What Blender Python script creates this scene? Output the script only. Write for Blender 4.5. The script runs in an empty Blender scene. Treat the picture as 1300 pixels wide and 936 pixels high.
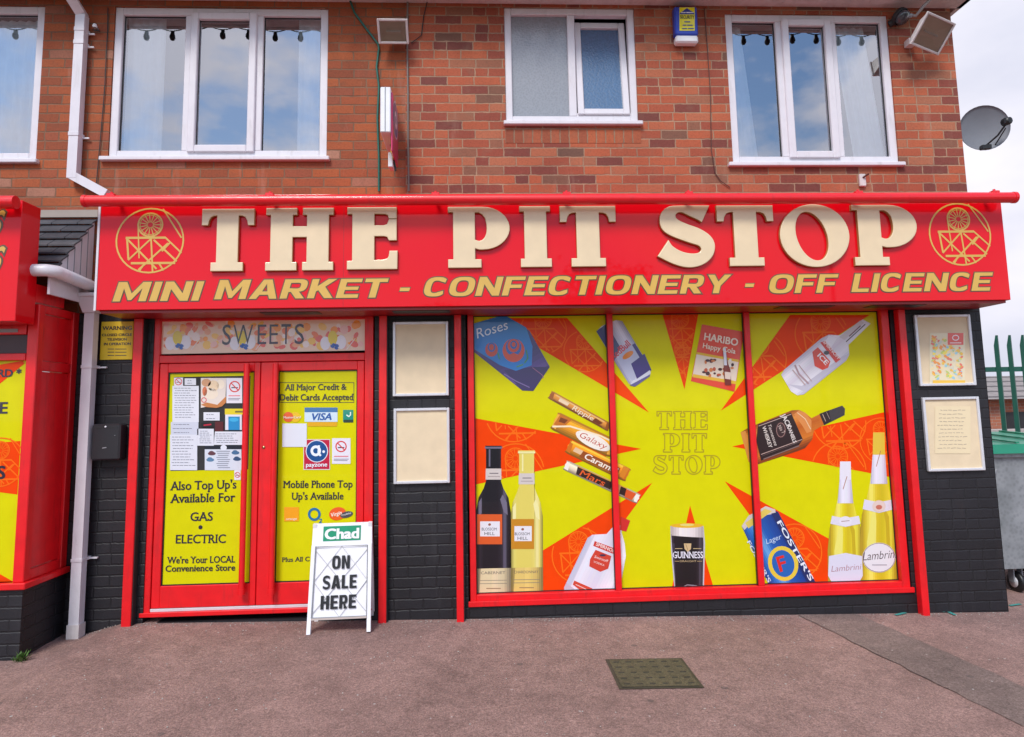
import bpy, math, random
from mathutils import Vector, Matrix
random.seed(7)
S = bpy.context.scene
COL = S.collection
R = math.radians

# ------------------------------------------------------------------ camera
F_PX = 850.0                                  # focal length for a 1300 px wide picture
YAW, PIT, ROL = 0.048527, 0.110155, -0.018809
CAMP = Vector((0, -5.45, 1.55))
fwd = Vector((math.sin(YAW)*math.cos(PIT), math.cos(YAW)*math.cos(PIT), math.sin(PIT)))
r0 = Vector((math.cos(YAW), -math.sin(YAW), 0)); u0 = r0.cross(fwd)
cr, sr = math.cos(ROL), math.sin(ROL)
RT = cr*r0 + sr*u0; UP = -sr*r0 + cr*u0
cam = bpy.data.cameras.new('camera'); camo = bpy.data.objects.new('camera', cam); COL.objects.link(camo)
camo.matrix_world = Matrix(((RT.x, UP.x, -fwd.x, CAMP.x), (RT.y, UP.y, -fwd.y, CAMP.y), (RT.z, UP.z, -fwd.z, CAMP.z), (0, 0, 0, 1)))
cam.sensor_width = 36; cam.lens = 36*F_PX/1300; cam.shift_y = -(468-423.5)/1300
cam.clip_end = 600; cam.clip_start = .05
S.camera = camo
S.render.resolution_x, S.render.resolution_y = 1024, 737

# ------------------------------------------------------------------ light
SUN_EL, SUN_AZ = R(48), R(200)               # azimuth clockwise from +Y: high, from behind the camera
w = bpy.data.worlds.new('World'); S.world = w; w.use_nodes = True
nt = w.node_tree; nt.nodes.clear()
out = nt.nodes.new('ShaderNodeOutputWorld'); bg = nt.nodes.new('ShaderNodeBackground')
sky = nt.nodes.new('ShaderNodeTexSky'); sky.sky_type = 'NISHITA'; sky.sun_disc = False
sky.sun_elevation = SUN_EL; sky.sun_rotation = SUN_AZ; sky.air_density = 1.2; sky.dust_density = .4; sky.ozone_density = 2
tc = nt.nodes.new('ShaderNodeTexCoord'); mp = nt.nodes.new('ShaderNodeMapping'); mp.inputs['Scale'].default_value = (1, 1, 1.9)
mp.inputs['Location'].default_value = (5.1, 1.7, .6)
cn = nt.nodes.new('ShaderNodeTexNoise'); cn.inputs['Scale'].default_value = 2.8; cn.inputs['Detail'].default_value = 7; cn.inputs['Roughness'].default_value = .55
ramp = nt.nodes.new('ShaderNodeValToRGB'); ramp.color_ramp.elements[0].position = .46; ramp.color_ramp.elements[1].position = .55
cn2 = nt.nodes.new('ShaderNodeTexNoise'); cn2.inputs['Scale'].default_value = 3.4; cn2.inputs['Detail'].default_value = 5
ramp2 = nt.nodes.new('ShaderNodeValToRGB'); ramp2.color_ramp.elements[0].position = .3; ramp2.color_ramp.elements[1].position = .7
ramp2.color_ramp.elements[0].color = (5.2, 5.4, 6.5, 1); ramp2.color_ramp.elements[1].color = (7.8, 7.6, 8.3, 1)
mix = nt.nodes.new('ShaderNodeMixRGB'); L = nt.links.new
skm = nt.nodes.new('ShaderNodeMixRGB'); skm.blend_type = 'MULTIPLY'; skm.inputs[0].default_value = 1; skm.inputs[2].default_value = (1.35, 1.45, 1.6, 1)
L(tc.outputs['Generated'], mp.inputs[0]); L(mp.outputs[0], cn.inputs['Vector']); L(mp.outputs[0], cn2.inputs['Vector'])
# more cloud towards the north (behind the shop)
sep = nt.nodes.new('ShaderNodeSeparateXYZ'); L(tc.outputs['Generated'], sep.inputs[0])
mul = nt.nodes.new('ShaderNodeMath'); mul.operation = 'MULTIPLY_ADD'; mx0 = nt.nodes.new('ShaderNodeMath'); mx0.operation = 'MAXIMUM'; L(sep.outputs['Y'], mx0.inputs[0]); mx0.inputs[1].default_value = 0; L(mx0.outputs[0], mul.inputs[0]); mul.inputs[1].default_value = .4
L(cn.outputs['Fac'], mul.inputs[2]); L(mul.outputs[0], ramp.inputs[0])
L(cn2.outputs['Fac'], ramp2.inputs[0]); L(sky.outputs[0], skm.inputs[1])
L(ramp.outputs[0], mix.inputs[0]); L(skm.outputs[0], mix.inputs[1]); pass
by = nt.nodes.new('ShaderNodeMath'); by.operation = 'MULTIPLY_ADD'; L(sep.outputs['Y'], by.inputs[0]); by.inputs[1].default_value = -.30; by.inputs[2].default_value = 1.38
cs = nt.nodes.new('ShaderNodeVectorMath'); cs.operation = 'SCALE'; L(ramp2.outputs[0], cs.inputs[0]); L(by.outputs[0], cs.inputs['Scale']); L(cs.outputs[0], mix.inputs[2])
L(mix.outputs[0], bg.inputs[0]); bg.inputs[1].default_value = .1; L(bg.outputs[0], out.inputs[0])
sd = bpy.data.lights.new('sun', 'SUN'); sd.energy = 2.5; sd.angle = R(18); sd.color = (1, .96, .9)
so = bpy.data.objects.new('sun', sd); COL.objects.link(so); so.location = (0, 0, 20)
sdir = Vector((math.sin(SUN_AZ)*math.cos(SUN_EL), math.cos(SUN_AZ)*math.cos(SUN_EL), math.sin(SUN_EL)))
so.rotation_euler = sdir.to_track_quat('Z', 'Y').to_euler()
S.view_settings.view_transform = 'Standard'; S.view_settings.look = 'None'; S.view_settings.gamma = 1
S.view_settings.exposure = 0.2

# ------------------------------------------------------------------ helpers
def U(px, py, Y=0.0):
    d = fwd*F_PX + RT*(px-650) - UP*(py-423.5)
    t = (Y-CAMP.y)/d.y
    return CAMP + d*t

def tag(o, label=None, cat=None, group=None, kind=None):
    if label: o['label'] = label
    if cat: o['category'] = cat
    if group: o['group'] = group
    if kind: o['kind'] = kind
    return o

def empty(name, loc, label, cat, group=None):
    o = bpy.data.objects.new(name, None); COL.objects.link(o); o.location = loc; o.empty_display_size = .2
    return tag(o, label, cat, group)

class MB:
    def __init__(s, xf=None): s.v = []; s.f = []; s.m = []; s.sm = []; s.mats = []; s.xf = xf
    def mi(s, m):
        if m not in s.mats: s.mats.append(m)
        return s.mats.index(m)
    def add(s, vs, fs, m, smooth=False, xf=None):
        b = len(s.v); k = s.mi(m)
        for p in vs:
            p = Vector(p)
            if xf is not None: p = xf @ p
            if s.xf is not None: p = s.xf @ p
            s.v.append(p)
        for f in fs: s.f.append([b+i for i in f]); s.m.append(k); s.sm.append(smooth)
        return s
    def box(s, x0, x1, y0, y1, z0, z1, m, xf=None, bev=0.0):
        if bev > 0:
            b = min(bev, (x1-x0)*.3, (y1-y0)*.3, (z1-z0)*.3)
            vs = []; fs = []
            idx = {}
            for ix, X in enumerate((x0, x1)):
                for iy, Y in enumerate((y0, y1)):
                    for iz, Z in enumerate((z0, z1)):
                        sx, sy, sz = (b, -b)[ix], (b, -b)[iy], (b, -b)[iz]
                        for a, p in (('x', (X, Y+sy, Z+sz)), ('y', (X+sx, Y, Z+sz)), ('z', (X+sx, Y+sy, Z))):
                            idx[(ix, iy, iz, a)] = len(vs); vs.append(p)
            g = lambda ix, iy, iz, a: idx[(ix, iy, iz, a)]
            for i in (0, 1):
                q = [(0, 0), (1, 0), (1, 1), (0, 1)]
                a = [g(i, j, k, 'x') for j, k in q]; fs.append(a if i else a[::-1])
                a = [g(j, i, k, 'y') for j, k in q]; fs.append(a[::-1] if i else a)
                a = [g(j, k, i, 'z') for j, k in q]; fs.append(a if i else a[::-1])
            for i in (0, 1):
                for j in (0, 1):
                    a = [g(0, i, j, 'y'), g(1, i, j, 'y'), g(1, i, j, 'z'), g(0, i, j, 'z')]; fs.append(a if (i == 0) == (j == 1) else a[::-1])
                    a = [g(i, 0, j, 'x'), g(i, 1, j, 'x'), g(i, 1, j, 'z'), g(i, 0, j, 'z')]; fs.append(a[::-1] if (i == 0) == (j == 1) else a)
                    a = [g(i, j, 0, 'x'), g(i, j, 1, 'x'), g(i, j, 1, 'y'), g(i, j, 0, 'y')]; fs.append(a if (i == 0) == (j == 1) else a[::-1])
                    for k in (0, 1):
                        a = [g(i, j, k, 'x'), g(i, j, k, 'y'), g(i, j, k, 'z')]; fs.append(a if (i+j+k) % 2 else a[::-1])
            return s.add(vs, fs, m, False, xf)
        vs = [(x, y, z) for x in (x0, x1) for y in (y0, y1) for z in (z0, z1)]
        return s.add(vs, [(0, 1, 3, 2), (4, 6, 7, 5), (0, 4, 5, 1), (2, 3, 7, 6), (0, 2, 6, 4), (1, 5, 7, 3)], m, False, xf)
    def poly(s, pts, m): return s.add(pts, [tuple(range(len(pts)))], m)
    def prism(s, pts, d, m):
        """closed outline pts extruded by vector d"""
        n = len(pts); d = Vector(d); a = [Vector(p) for p in pts]; b = [p+d for p in a]
        fs = [tuple(range(n-1, -1, -1)), tuple(range(n, 2*n))]
        for i in range(n): j = (i+1) % n; fs.append((i, j, n+j, n+i))
        return s.add(a+b, fs, m)
    def tube(s, pts, r, m, seg=10, caps=True, smooth=True):
        pts = [Vector(p) for p in pts]; n = len(pts)
        rr = r if isinstance(r, (list, tuple)) else [r]*n
        vs = []; fs = []; prev = None
        for i, p in enumerate(pts):
            t = (pts[min(i+1, n-1)]-pts[max(i-1, 0)]).normalized()
            a = prev if prev is not None else (Vector((0, 0, 1)) if abs(t.z) < .9 else Vector((1, 0, 0)))
            x = (a - t*a.dot(t)).normalized(); y = t.cross(x); prev = x
            for k in range(seg):
                an = 2*math.pi*k/seg; vs.append(p + (x*math.cos(an)+y*math.sin(an))*rr[i])
        for i in range(n-1):
            for k in range(seg):
                k2 = (k+1) % seg; fs.append((i*seg+k, i*seg+k2, (i+1)*seg+k2, (i+1)*seg+k))
        s.add(vs, fs, m, smooth)
        if caps: s.add(vs[:seg], [tuple(range(seg-1, -1, -1))], m); s.add(vs[-seg:], [tuple(range(seg))], m)
        return s
    def lathe(s, c, prof, m, seg=20, axis=(0, 0, 1)):
        ax = Vector(axis).normalized(); a = Vector((1, 0, 0)) if abs(ax.x) < .9 else Vector((0, 1, 0))
        x = (a-ax*a.dot(ax)).normalized(); y = ax.cross(x); c = Vector(c); vs = []; fs = []
        for r, h in prof:
            for k in range(seg):
                an = 2*math.pi*k/seg; vs.append(c+ax*h+(x*math.cos(an)+y*math.sin(an))*r)
        for i in range(len(prof)-1):
            for k in range(seg):
                k2 = (k+1) % seg; fs.append((i*seg+k, i*seg+k2, (i+1)*seg+k2, (i+1)*seg+k))
        return s.add(vs, fs, m, True)
    def build(s, name, parent=None, loc=None):
        if parent is not None:
            O = Vector(parent['_o']) if '_o' in parent else Vector(parent.location)
        else: O = Vector(loc) if loc is not None else Vector((0, 0, 0))
        me = bpy.data.meshes.new(name); me.from_pydata([tuple(p-O) for p in s.v], [], s.f); me.update()
        for m in s.mats: me.materials.append(m)
        me.polygons.foreach_set('material_index', s.m); me.polygons.foreach_set('use_smooth', s.sm)
        o = bpy.data.objects.new(name, me); COL.objects.link(o)
        if parent is not None: o.parent = parent
        else: o.location = O
        o['_o'] = tuple(O)
        return o

def thing(name, mb, loc, label, cat, group=None):
    return tag(mb.build(name, None, loc), label, cat, group)

# ------------------------------------------------------------------ materials
_mc = {}
def mat(name): m = bpy.data.materials.new(name); m.use_nodes = True; return m, m.node_tree, m.node_tree.nodes['Principled BSDF']
def flat(c, rough=.5, coat=0, metal=0, spec=.5, vary=.06, key=None):
    k = (tuple(c), rough, coat, metal, spec, vary)
    if k in _mc: return _mc[k]
    m, t, b = mat(key or 'paint'); _mc[k] = m
    if vary > 0:
        n = t.nodes.new('ShaderNodeTexNoise'); n.inputs['Scale'].default_value = 9; n.inputs['Detail'].default_value = 6
        g = t.nodes.new('ShaderNodeNewGeometry'); t.links.new(g.outputs['Position'], n.inputs['Vector'])
        r = t.nodes.new('ShaderNodeValToRGB'); r.color_ramp.elements[0].position = .3; r.color_ramp.elements[1].position = .7
        r.color_ramp.elements[0].color = tuple(x*(1-vary) for x in c)+(1,); r.color_ramp.elements[1].color = tuple(min(x*(1+vary), 1) for x in c)+(1,)
        t.links.new(n.outputs['Fac'], r.inputs[0]); t.links.new(r.outputs[0], b.inputs['Base Color'])
    else: b.inputs['Base Color'].default_value = tuple(c)+(1,)
    b.inputs['Roughness'].default_value = rough; b.inputs['Metallic'].default_value = metal
    b.inputs['Specular IOR Level'].default_value = spec
    b.inputs['Coat Weight'].default_value = coat; b.inputs['Coat Roughness'].default_value = .03
    return m

class G:
    """tiny node-math helper"""
    def __init__(s, t): s.t = t
    def m(s, op, a, b=None, c=None):
        n = s.t.nodes.new('ShaderNodeMath'); n.operation = op
        for i, v in enumerate((a, b, c)):
            if v is None: continue
            if isinstance(v, (int, float)): n.inputs[i].default_value = v
            else: s.t.links.new(v, n.inputs[i])
        return n.outputs[0]
    def mixc(s, f, a, b, mode='MIX'):
        n = s.t.nodes.new('ShaderNodeMixRGB'); n.blend_type = mode
        for i, v in enumerate((f, a, b)):
            if isinstance(v, (int, float)): n.inputs[i].default_value = v
            elif isinstance(v, tuple): n.inputs[i].default_value = v if len(v) == 4 else v+(1,)
            else: s.t.links.new(v, n.inputs[i])
        return n.outputs[0]
    def noise(s, vec, scale, detail=4, rough=.5, dim='3D'):
        n = s.t.nodes.new('ShaderNodeTexNoise'); n.inputs['Scale'].default_value = scale; n.inputs['Detail'].default_value = detail; n.inputs['Roughness'].default_value = rough
        s.t.links.new(vec, n.inputs['Vector']); return n.outputs['Fac']
    def ramp(s, f, els):
        n = s.t.nodes.new('ShaderNodeValToRGB'); e = n.color_ramp.elements
        while len(e) < len(els): e.new(.5)
        for i, (p, c) in enumerate(els): e[i].position = p; e[i].color = tuple(c)+(1,) if len(c) == 3 else c
        s.t.links.new(f, n.inputs[0]); return n.outputs[0]

def brick_mat(name, cols, mortar, bw=.2275, bh=.0785, j=.0095, bump=.5, rough=.85, headers=.14, soldier=False, z0=0.0, stain=.25, light=None):
    m, t, b = mat(name); g = G(t)
    geo = t.nodes.new('ShaderNodeNewGeometry'); pos = geo.outputs['Position']
    sp = t.nodes.new('ShaderNodeSeparateXYZ'); t.links.new(pos, sp.inputs[0])
    wob = g.noise(pos, 14, 2); wob2 = g.noise(pos, 45, 2)
    w_ = g.m('ADD', g.m('MULTIPLY', g.m('SUBTRACT', wob, .5), .012), g.m('MULTIPLY', g.m('SUBTRACT', wob2, .5), .008))
    u = g.m('ADD', g.m('ADD', sp.outputs['X'], sp.outputs['Y']), w_); v = g.m('ADD', g.m('SUBTRACT', sp.outputs['Z'], z0), w_)
    if soldier: u, v = v, u
    rv = g.m('DIVIDE', v, bh); row = g.m('FLOOR', rv); fv = g.m('SUBTRACT', rv, row)
    wr = t.nodes.new('ShaderNodeTexWhiteNoise'); wr.noise_dimensions = '1D'; t.links.new(row, wr.inputs['W'])
    par = g.m('MODULO', g.m('ABSOLUTE', row), 2)
    ru = g.m('ADD', g.m('DIVIDE', u, bw), g.m('ADD', g.m('MULTIPLY', par, .5), g.m('MULTIPLY', wr.outputs['Value'], .12)))
    if soldier: ru = g.m('DIVIDE', u, bw)
    col = g.m('FLOOR', ru); fu = g.m('SUBTRACT', ru, col)
    cb = t.nodes.new('ShaderNodeCombineXYZ'); t.links.new(col, cb.inputs[0]); t.links.new(row, cb.inputs[1])
    wn = t.nodes.new('ShaderNodeTexWhiteNoise'); wn.noise_dimensions = '3D'; t.links.new(cb.outputs[0], wn.inputs['Vector'])
    rnd = wn.outputs['Value']
    # some bricks are two headers
    hd = g.m('LESS_THAN', rnd, headers)
    fu2 = g.m('FRACT', g.m('MULTIPLY', fu, 2)); half = g.m('FLOOR', g.m('MULTIPLY', fu, 2))
    du = g.m('MULTIPLY', g.m('MINIMUM', fu, g.m('SUBTRACT', 1, fu)), bw)
    du2 = g.m('MULTIPLY', g.m('MINIMUM', fu2, g.m('SUBTRACT', 1, fu2)), bw/2)
    dux = g.m('ADD', g.m('MULTIPLY', du, g.m('SUBTRACT', 1, hd)), g.m('MULTIPLY', du2, hd))
    dv = g.m('MULTIPLY', g.m('MINIMUM', fv, g.m('SUBTRACT', 1, fv)), bh)
    d = g.m('MINIMUM', dux, dv)
    mr = t.nodes.new('ShaderNodeMapRange'); mr.interpolation_type = 'SMOOTHSTEP'; t.links.new(d, mr.inputs[0])
    mr.inputs[1].default_value = j*.28; mr.inputs[2].default_value = j*.85
    face = mr.outputs[0]
    cb2 = t.nodes.new('ShaderNodeCombineXYZ'); t.links.new(g.m('ADD', col, g.m('MULTIPLY', g.m('MULTIPLY', half, hd), .37)), cb2.inputs[0]); t.links.new(row, cb2.inputs[1]); cb2.inputs[2].default_value = 3.3
    wn2 = t.nodes.new('ShaderNodeTexWhiteNoise'); wn2.noise_dimensions = '3D'; t.links.new(cb2.outputs[0], wn2.inputs['Vector'])
    c = g.ramp(wn2.outputs['Value'], cols)
    fine = g.noise(pos, 60, 5, .65); big = g.noise(pos, 1.3, 4); mid = g.noise(pos, 9, 4)
    c = g.mixc(.55, c, g.ramp(fine, [(.25, (.45, .42, .42)), (.5, (1, 1, 1)), (.8, (1.25, 1.2, 1.2))]), 'MULTIPLY')
    c = g.mixc(g.m('MULTIPLY', g.ramp(mid, [(.55, (0, 0, 0)), (.75, (1, 1, 1))]), .35), c, tuple(x*.55 for x in mortar))
    mort = g.mixc(.6, tuple(mortar), g.ramp(mid, [(.3, (.5, .5, .5)), (.7, (1.2, 1.15, 1.1))]), 'MULTIPLY')
    c = g.mixc(face, mort, c)
    c = g.mixc(stain, c, g.ramp(big, [(.3, (.45, .42, .42)), (.62, (1.1, 1.1, 1.1))]), 'MULTIPLY')
    mpn = t.nodes.new('ShaderNodeMapping'); mpn.inputs['Scale'].default_value = (7, 7, 1.1); t.links.new(pos, mpn.inputs[0])
    stk = g.noise(mpn.outputs[0], 1.0, 6, .65)
    c = g.mixc(g.m('MULTIPLY', g.ramp(stk, [(.58, (0, 0, 0)), (.74, (1, 1, 1))]), .30), c, light or tuple(mortar))
    c = g.mixc(g.m('MULTIPLY', g.ramp(stk, [(.26, (1, 1, 1)), (.40, (0, 0, 0))]), .22), c, (.05, .03, .02))
    if light is not None:      # chips and salts
        c = g.mixc(g.m('MULTIPLY', g.ramp(g.noise(pos, 23, 5, .7), [(.66, (0, 0, 0)), (.78, (1, 1, 1))]), .6), c, light)
    t.links.new(c, b.inputs['Base Color']); b.inputs['Roughness'].default_value = rough
    h = g.m('ADD', g.m('MULTIPLY', face, 1.0), g.m('MULTIPLY', fine, .35))
    bp = t.nodes.new('ShaderNodeBump'); bp.inputs['Strength'].default_value = bump; bp.inputs['Distance'].default_value = .006
    t.links.new(h, bp.inputs['Height']); t.links.new(bp.outputs[0], b.inputs['Normal'])
    return m

def worn(m, dirt, amount=.5):
    t = m.node_tree; b = t.nodes['Principled BSDF']; g = G(t); src = b.inputs['Base Color'].links[0].from_socket
    ge = t.nodes.new('ShaderNodeNewGeometry'); mp_ = t.nodes.new('ShaderNodeMapping'); mp_.inputs['Scale'].default_value = (14, 14, 2.2); t.links.new(ge.outputs['Position'], mp_.inputs[0])
    f1 = g.noise(mp_.outputs[0], 1, 6, .7); f2 = g.noise(ge.outputs['Position'], 40, 4, .7)
    c = g.mixc(g.m('MULTIPLY', g.ramp(f1, [(.55, (0, 0, 0)), (.8, (1, 1, 1))]), amount), src, dirt)
    c = g.mixc(g.m('MULTIPLY', g.ramp(f2, [(.68, (0, 0, 0)), (.74, (1, 1, 1))]), amount), c, tuple(x*.5 for x in dirt))
    t.links.new(c, b.inputs['Base Color']); t.links.new(g.m('ADD', g.m('MULTIPLY', f1, .35), b.inputs['Roughness'].default_value-.12), b.inputs['Roughness'])
    return m
BRICK_L = brick_mat('orange_brick', [(0, (.25, .06, .024)), (.35, (.40, .098, .030)), (.7, (.34, .078, .028)), (.92, (.28, .075, .038)), (1, (.42, .20, .13))], (.22, .12, .07), j=.0092, bh=.079, bw=.2275, stain=.35, light=(.5, .33, .26))
BRICK_R = brick_mat('red_brick', [(0, (.17, .045, .034)), (.15, (.26, .058, .036)), (.34, (.36, .080, .038)), (.7, (.44, .105, .044)), (.9, (.42, .14, .07)), (1, (.16, .075, .05))], (.38, .24, .155), j=.0085, bh=.079, bw=.2275, stain=.3, z0=.02, light=(.45, .3, .22))
SOLDIER = brick_mat('brick_on_edge', [(0, (.27, .07, .035)), (.5, (.42, .105, .04)), (1, (.36, .095, .045))], (.3, .19, .12), bh=.078, bw=.15, j=.009, headers=0, soldier=True, z0=.0)
BRICK_K = brick_mat('black_painted_brick', [(0, (.010, .009, .012)), (.5, (.012, .011, .015)), (1, (.015, .014, .018))], (.009, .0085, .011), bh=.0815, bw=.2275, j=.010, bump=.55, rough=.55, stain=.5, light=(.05, .048, .05))

RED = flat((.76, .005, .010), .35, .12, vary=.08, key='red_gloss_paint')
FASCIA = flat((.74, .002, .009), .3, .45, vary=0, spec=.1, key='red_acrylic')
REDTUBE = flat((.76, .005, .012), .3, .3, vary=.03, key='red_powder_coat')
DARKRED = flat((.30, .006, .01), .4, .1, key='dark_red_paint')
UPVC = flat((.70, .67, .71), .3, .15, vary=.03, key='white_upvc')
WHITE = flat((.8, .8, .82), .4, vary=.03, key='white_paint')
OLDWHITE = flat((.62, .57, .56), .55, vary=.12, key='weathered_white')
BLACK = flat((.012, .012, .014), .4, key='black')
DARK = flat((.02, .02, .022), .6, vary=.2, key='dark_grey')
ROOM = flat((.10, .095, .09), .9, key='room')
GREY = flat((.25, .26, .28), .5, key='grey')
ALU = flat((.72, .72, .76), .3, metal=.3, vary=.03, key='aluminium')
CREAM = flat((.74, .60, .40), .6, vary=.05, key='cream_board')
LETTER = flat((.76, .60, .38), .38, .25, vary=.04, key='cream_letter')
GOLDEDGE = flat((.42, .25, .085), .4, .3, vary=.08, key='gold_letter_edge')
GOLD = flat((.66, .40, .07), .4, .3, vary=.04, key='gold_vinyl')
OUTL = flat((.10, .055, .025), .4, .3, vary=0, key='dark_outline')
YEL = flat((.65, .62, .001), .4, .15, spec=.12, vary=.03, key='yellow_vinyl')
ORA = flat((.82, .055, .001), .4, .15, spec=.12, vary=.04, key='orange_vinyl')
ORA2 = flat((.88, .15, .008), .4, .15, spec=.12, vary=0, key='pale_orange_vinyl')
INK = flat((.018, .012, .03), .4, .5, vary=0, key='ink')
worn(RED, (.20, .012, .012), .55); worn(REDTUBE, (.3, .02, .02), .4); worn(UPVC, (.36, .32, .29), .45); worn(ALU, (.4, .38, .36), .4); worn(OLDWHITE, (.28, .24, .2), .6)
def V(r, g_, b_):      # printed vinyl colour from 8-bit sRGB
    f = lambda x: ((x/255+.055)/1.055)**2.4 if x > 10 else x/255/12.92
    return flat((f(r), f(g_), f(b_)), .3, .5, vary=0, key='printed_vinyl')

def glass_mat(name, refl=.33, tint=(.9, .93, .95)):
    m = bpy.data.materials.new(name); m.use_nodes = True; t = m.node_tree; t.nodes.clear()
    o = t.nodes.new('ShaderNodeOutputMaterial'); mx = t.nodes.new('ShaderNodeMixShader')
    tr = t.nodes.new('ShaderNodeBsdfTransparent'); tr.inputs[0].default_value = tint+(1,)
    gl = t.nodes.new('ShaderNodeBsdfGlossy'); gl.inputs['Roughness'].default_value = .01; gl.inputs[0].default_value = (.95, .97, 1, 1)
    fr = t.nodes.new('ShaderNodeFresnel'); fr.inputs[0].default_value = 1.5
    g = G(t); f = g.m('ADD', g.m('MULTIPLY', fr.outputs[0], .9), refl); f = g.m('MINIMUM', f, 1)
    n = t.nodes.new('ShaderNodeTexNoise'); n.inputs['Scale'].default_value = 1.2; bp = t.nodes.new('ShaderNodeBump'); bp.inputs['Distance'].default_value = .004; bp.inputs['Strength'].default_value = .25
    ge = t.nodes.new('ShaderNodeNewGeometry'); t.links.new(ge.outputs['Position'], n.inputs['Vector']); t.links.new(n.outputs[0], bp.inputs['Height']); t.links.new(bp.outputs[0], gl.inputs['Normal'])
    t.links.new(f, mx.inputs[0]); t.links.new(tr.outputs[0], mx.inputs[1]); t.links.new(gl.outputs[0], mx.inputs[2]); t.links.new(mx.outputs[0], o.inputs[0])
    return m
GLASS = glass_mat('coated_window_glass')
def frosted(name, c):
    m, t, b = mat(name); g = G(t)
    ge = t.nodes.new('ShaderNodeNewGeometry'); vo = t.nodes.new('ShaderNodeTexVoronoi'); vo.inputs['Scale'].default_value = 55
    t.links.new(ge.outputs['Position'], vo.inputs['Vector'])
    bp = t.nodes.new('ShaderNodeBump'); bp.inputs['Strength'].default_value = .35; bp.inputs['Distance'].default_value = .003
    t.links.new(vo.outputs['Distance'], bp.inputs['Height']); t.links.new(bp.outputs[0], b.inputs['Normal'])
    cc = g.mixc(.5, tuple(c), g.ramp(vo.outputs['Distance'], [(.1, (.8, .8, .8)), (.7, (1.2, 1.2, 1.2))]), 'MULTIPLY')
    t.links.new(cc, b.inputs['Base Color'])
    b.inputs['Roughness'].default_value = .22; b.inputs['IOR'].default_value = 1.9
    return m
FROST_A = frosted('obscure_glass_pale', (.22, .24, .27)); FROST_B = frosted('obscure_glass_sky_tint', (.06, .13, .24))  # second glass has the blue sky reflection put into its base colour

def ground_mat(name, base, chips=(.5, .48, .46), scale=1.0, worn=None):
    m, t, b = mat(name); g = G(t)
    ge = t.nodes.new('ShaderNodeNewGeometry'); pos = ge.outputs['Position']
    f1 = g.noise(pos, 110*scale, 4, .8); f2 = g.noise(pos, 1.1, 6, .65); f3 = g.noise(pos, 7, 6, .7); f4 = g.noise(pos, 42, 4, .75)
    c = g.mixc(.62, tuple(base), g.ramp(f1, [(.34, (.3, .28, .28)), (.5, (1, 1, 1)), (.66, (1.9, 1.9, 1.9))]), 'MULTIPLY')
    c = g.mixc(.5, c, g.ramp(f4, [(.34, (.55, .53, .53)), (.66, (1.45, 1.45, 1.45))]), 'MULTIPLY')
    c = g.mixc(.6, c, g.ramp(f2, [(.32, (.6, .58, .58)), (.65, (1.2, 1.2, 1.2))]), 'MULTIPLY')
    c = g.mixc(.6, c, g.ramp(f3, [(.3, (.65, .65, .65)), (.7, (1.25, 1.25, 1.25))]), 'MULTIPLY')
    gm = t.nodes.new('ShaderNodeTexVoronoi'); gm.inputs['Scale'].default_value = 2.6; t.links.new(pos, gm.inputs['Vector'])
    gum = g.m('LESS_THAN', g.m('ADD', gm.outputs['Distance'], g.m('MULTIPLY', f4, .03)), .072)
    c = g.mixc(g.m('MULTIPLY', gum, .55), c, (.07, .06, .058))
    cv = t.nodes.new('ShaderNodeTexVoronoi'); cv.feature = 'DISTANCE_TO_EDGE'; cv.inputs['Scale'].default_value = .55
    va = t.nodes.new('ShaderNodeVectorMath'); va.operation = 'ADD'; nn = t.nodes.new('ShaderNodeTexNoise'); nn.inputs['Scale'].default_value = 2.4; nn.inputs['Detail'].default_value = 6; t.links.new(pos, nn.inputs['Vector']); t.links.new(pos, va.inputs[0]); t.links.new(nn.outputs['Color'], va.inputs[1]); t.links.new(va.outputs[0], cv.inputs['Vector'])
    c = g.mixc(g.m('MULTIPLY', g.m('LESS_THAN', g.m('ADD', cv.outputs['Distance'], g.m('MULTIPLY', f3, .012)), .004), .45), c, (.06, .05, .045))
    vo = t.nodes.new('ShaderNodeTexVoronoi'); vo.inputs['Scale'].default_value = 9; t.links.new(pos, vo.inputs['Vector']); vo.inputs['Randomness'].default_value = 1
    spot = g.m('LESS_THAN', g.m('ADD', vo.outputs['Distance'], g.m('MULTIPLY', f4, .16)), .135)
    c = g.mixc(g.m('MULTIPLY', spot, .75), c, chips)
    t.links.new(c, b.inputs['Base Color']); b.inputs['Roughness'].default_value = .9
    bp = t.nodes.new('ShaderNodeBump'); bp.inputs['Strength'].default_value = .8; bp.inputs['Distance'].default_value = .006
    t.links.new(g.m('ADD', f1, g.m('MULTIPLY', f4, .8)), bp.inputs['Height']); t.links.new(bp.outputs[0], b.inputs['Normal'])
    return m
PAVE = ground_mat('red_tarmac', (.285, .178, .155)); PATCH = ground_mat('grey_tarmac', (.20, .145, .128)); ROAD = ground_mat('asphalt', (.055, .055, .058)); VERGE = ground_mat('verge_grass', (.05, .09, .025))

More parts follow.
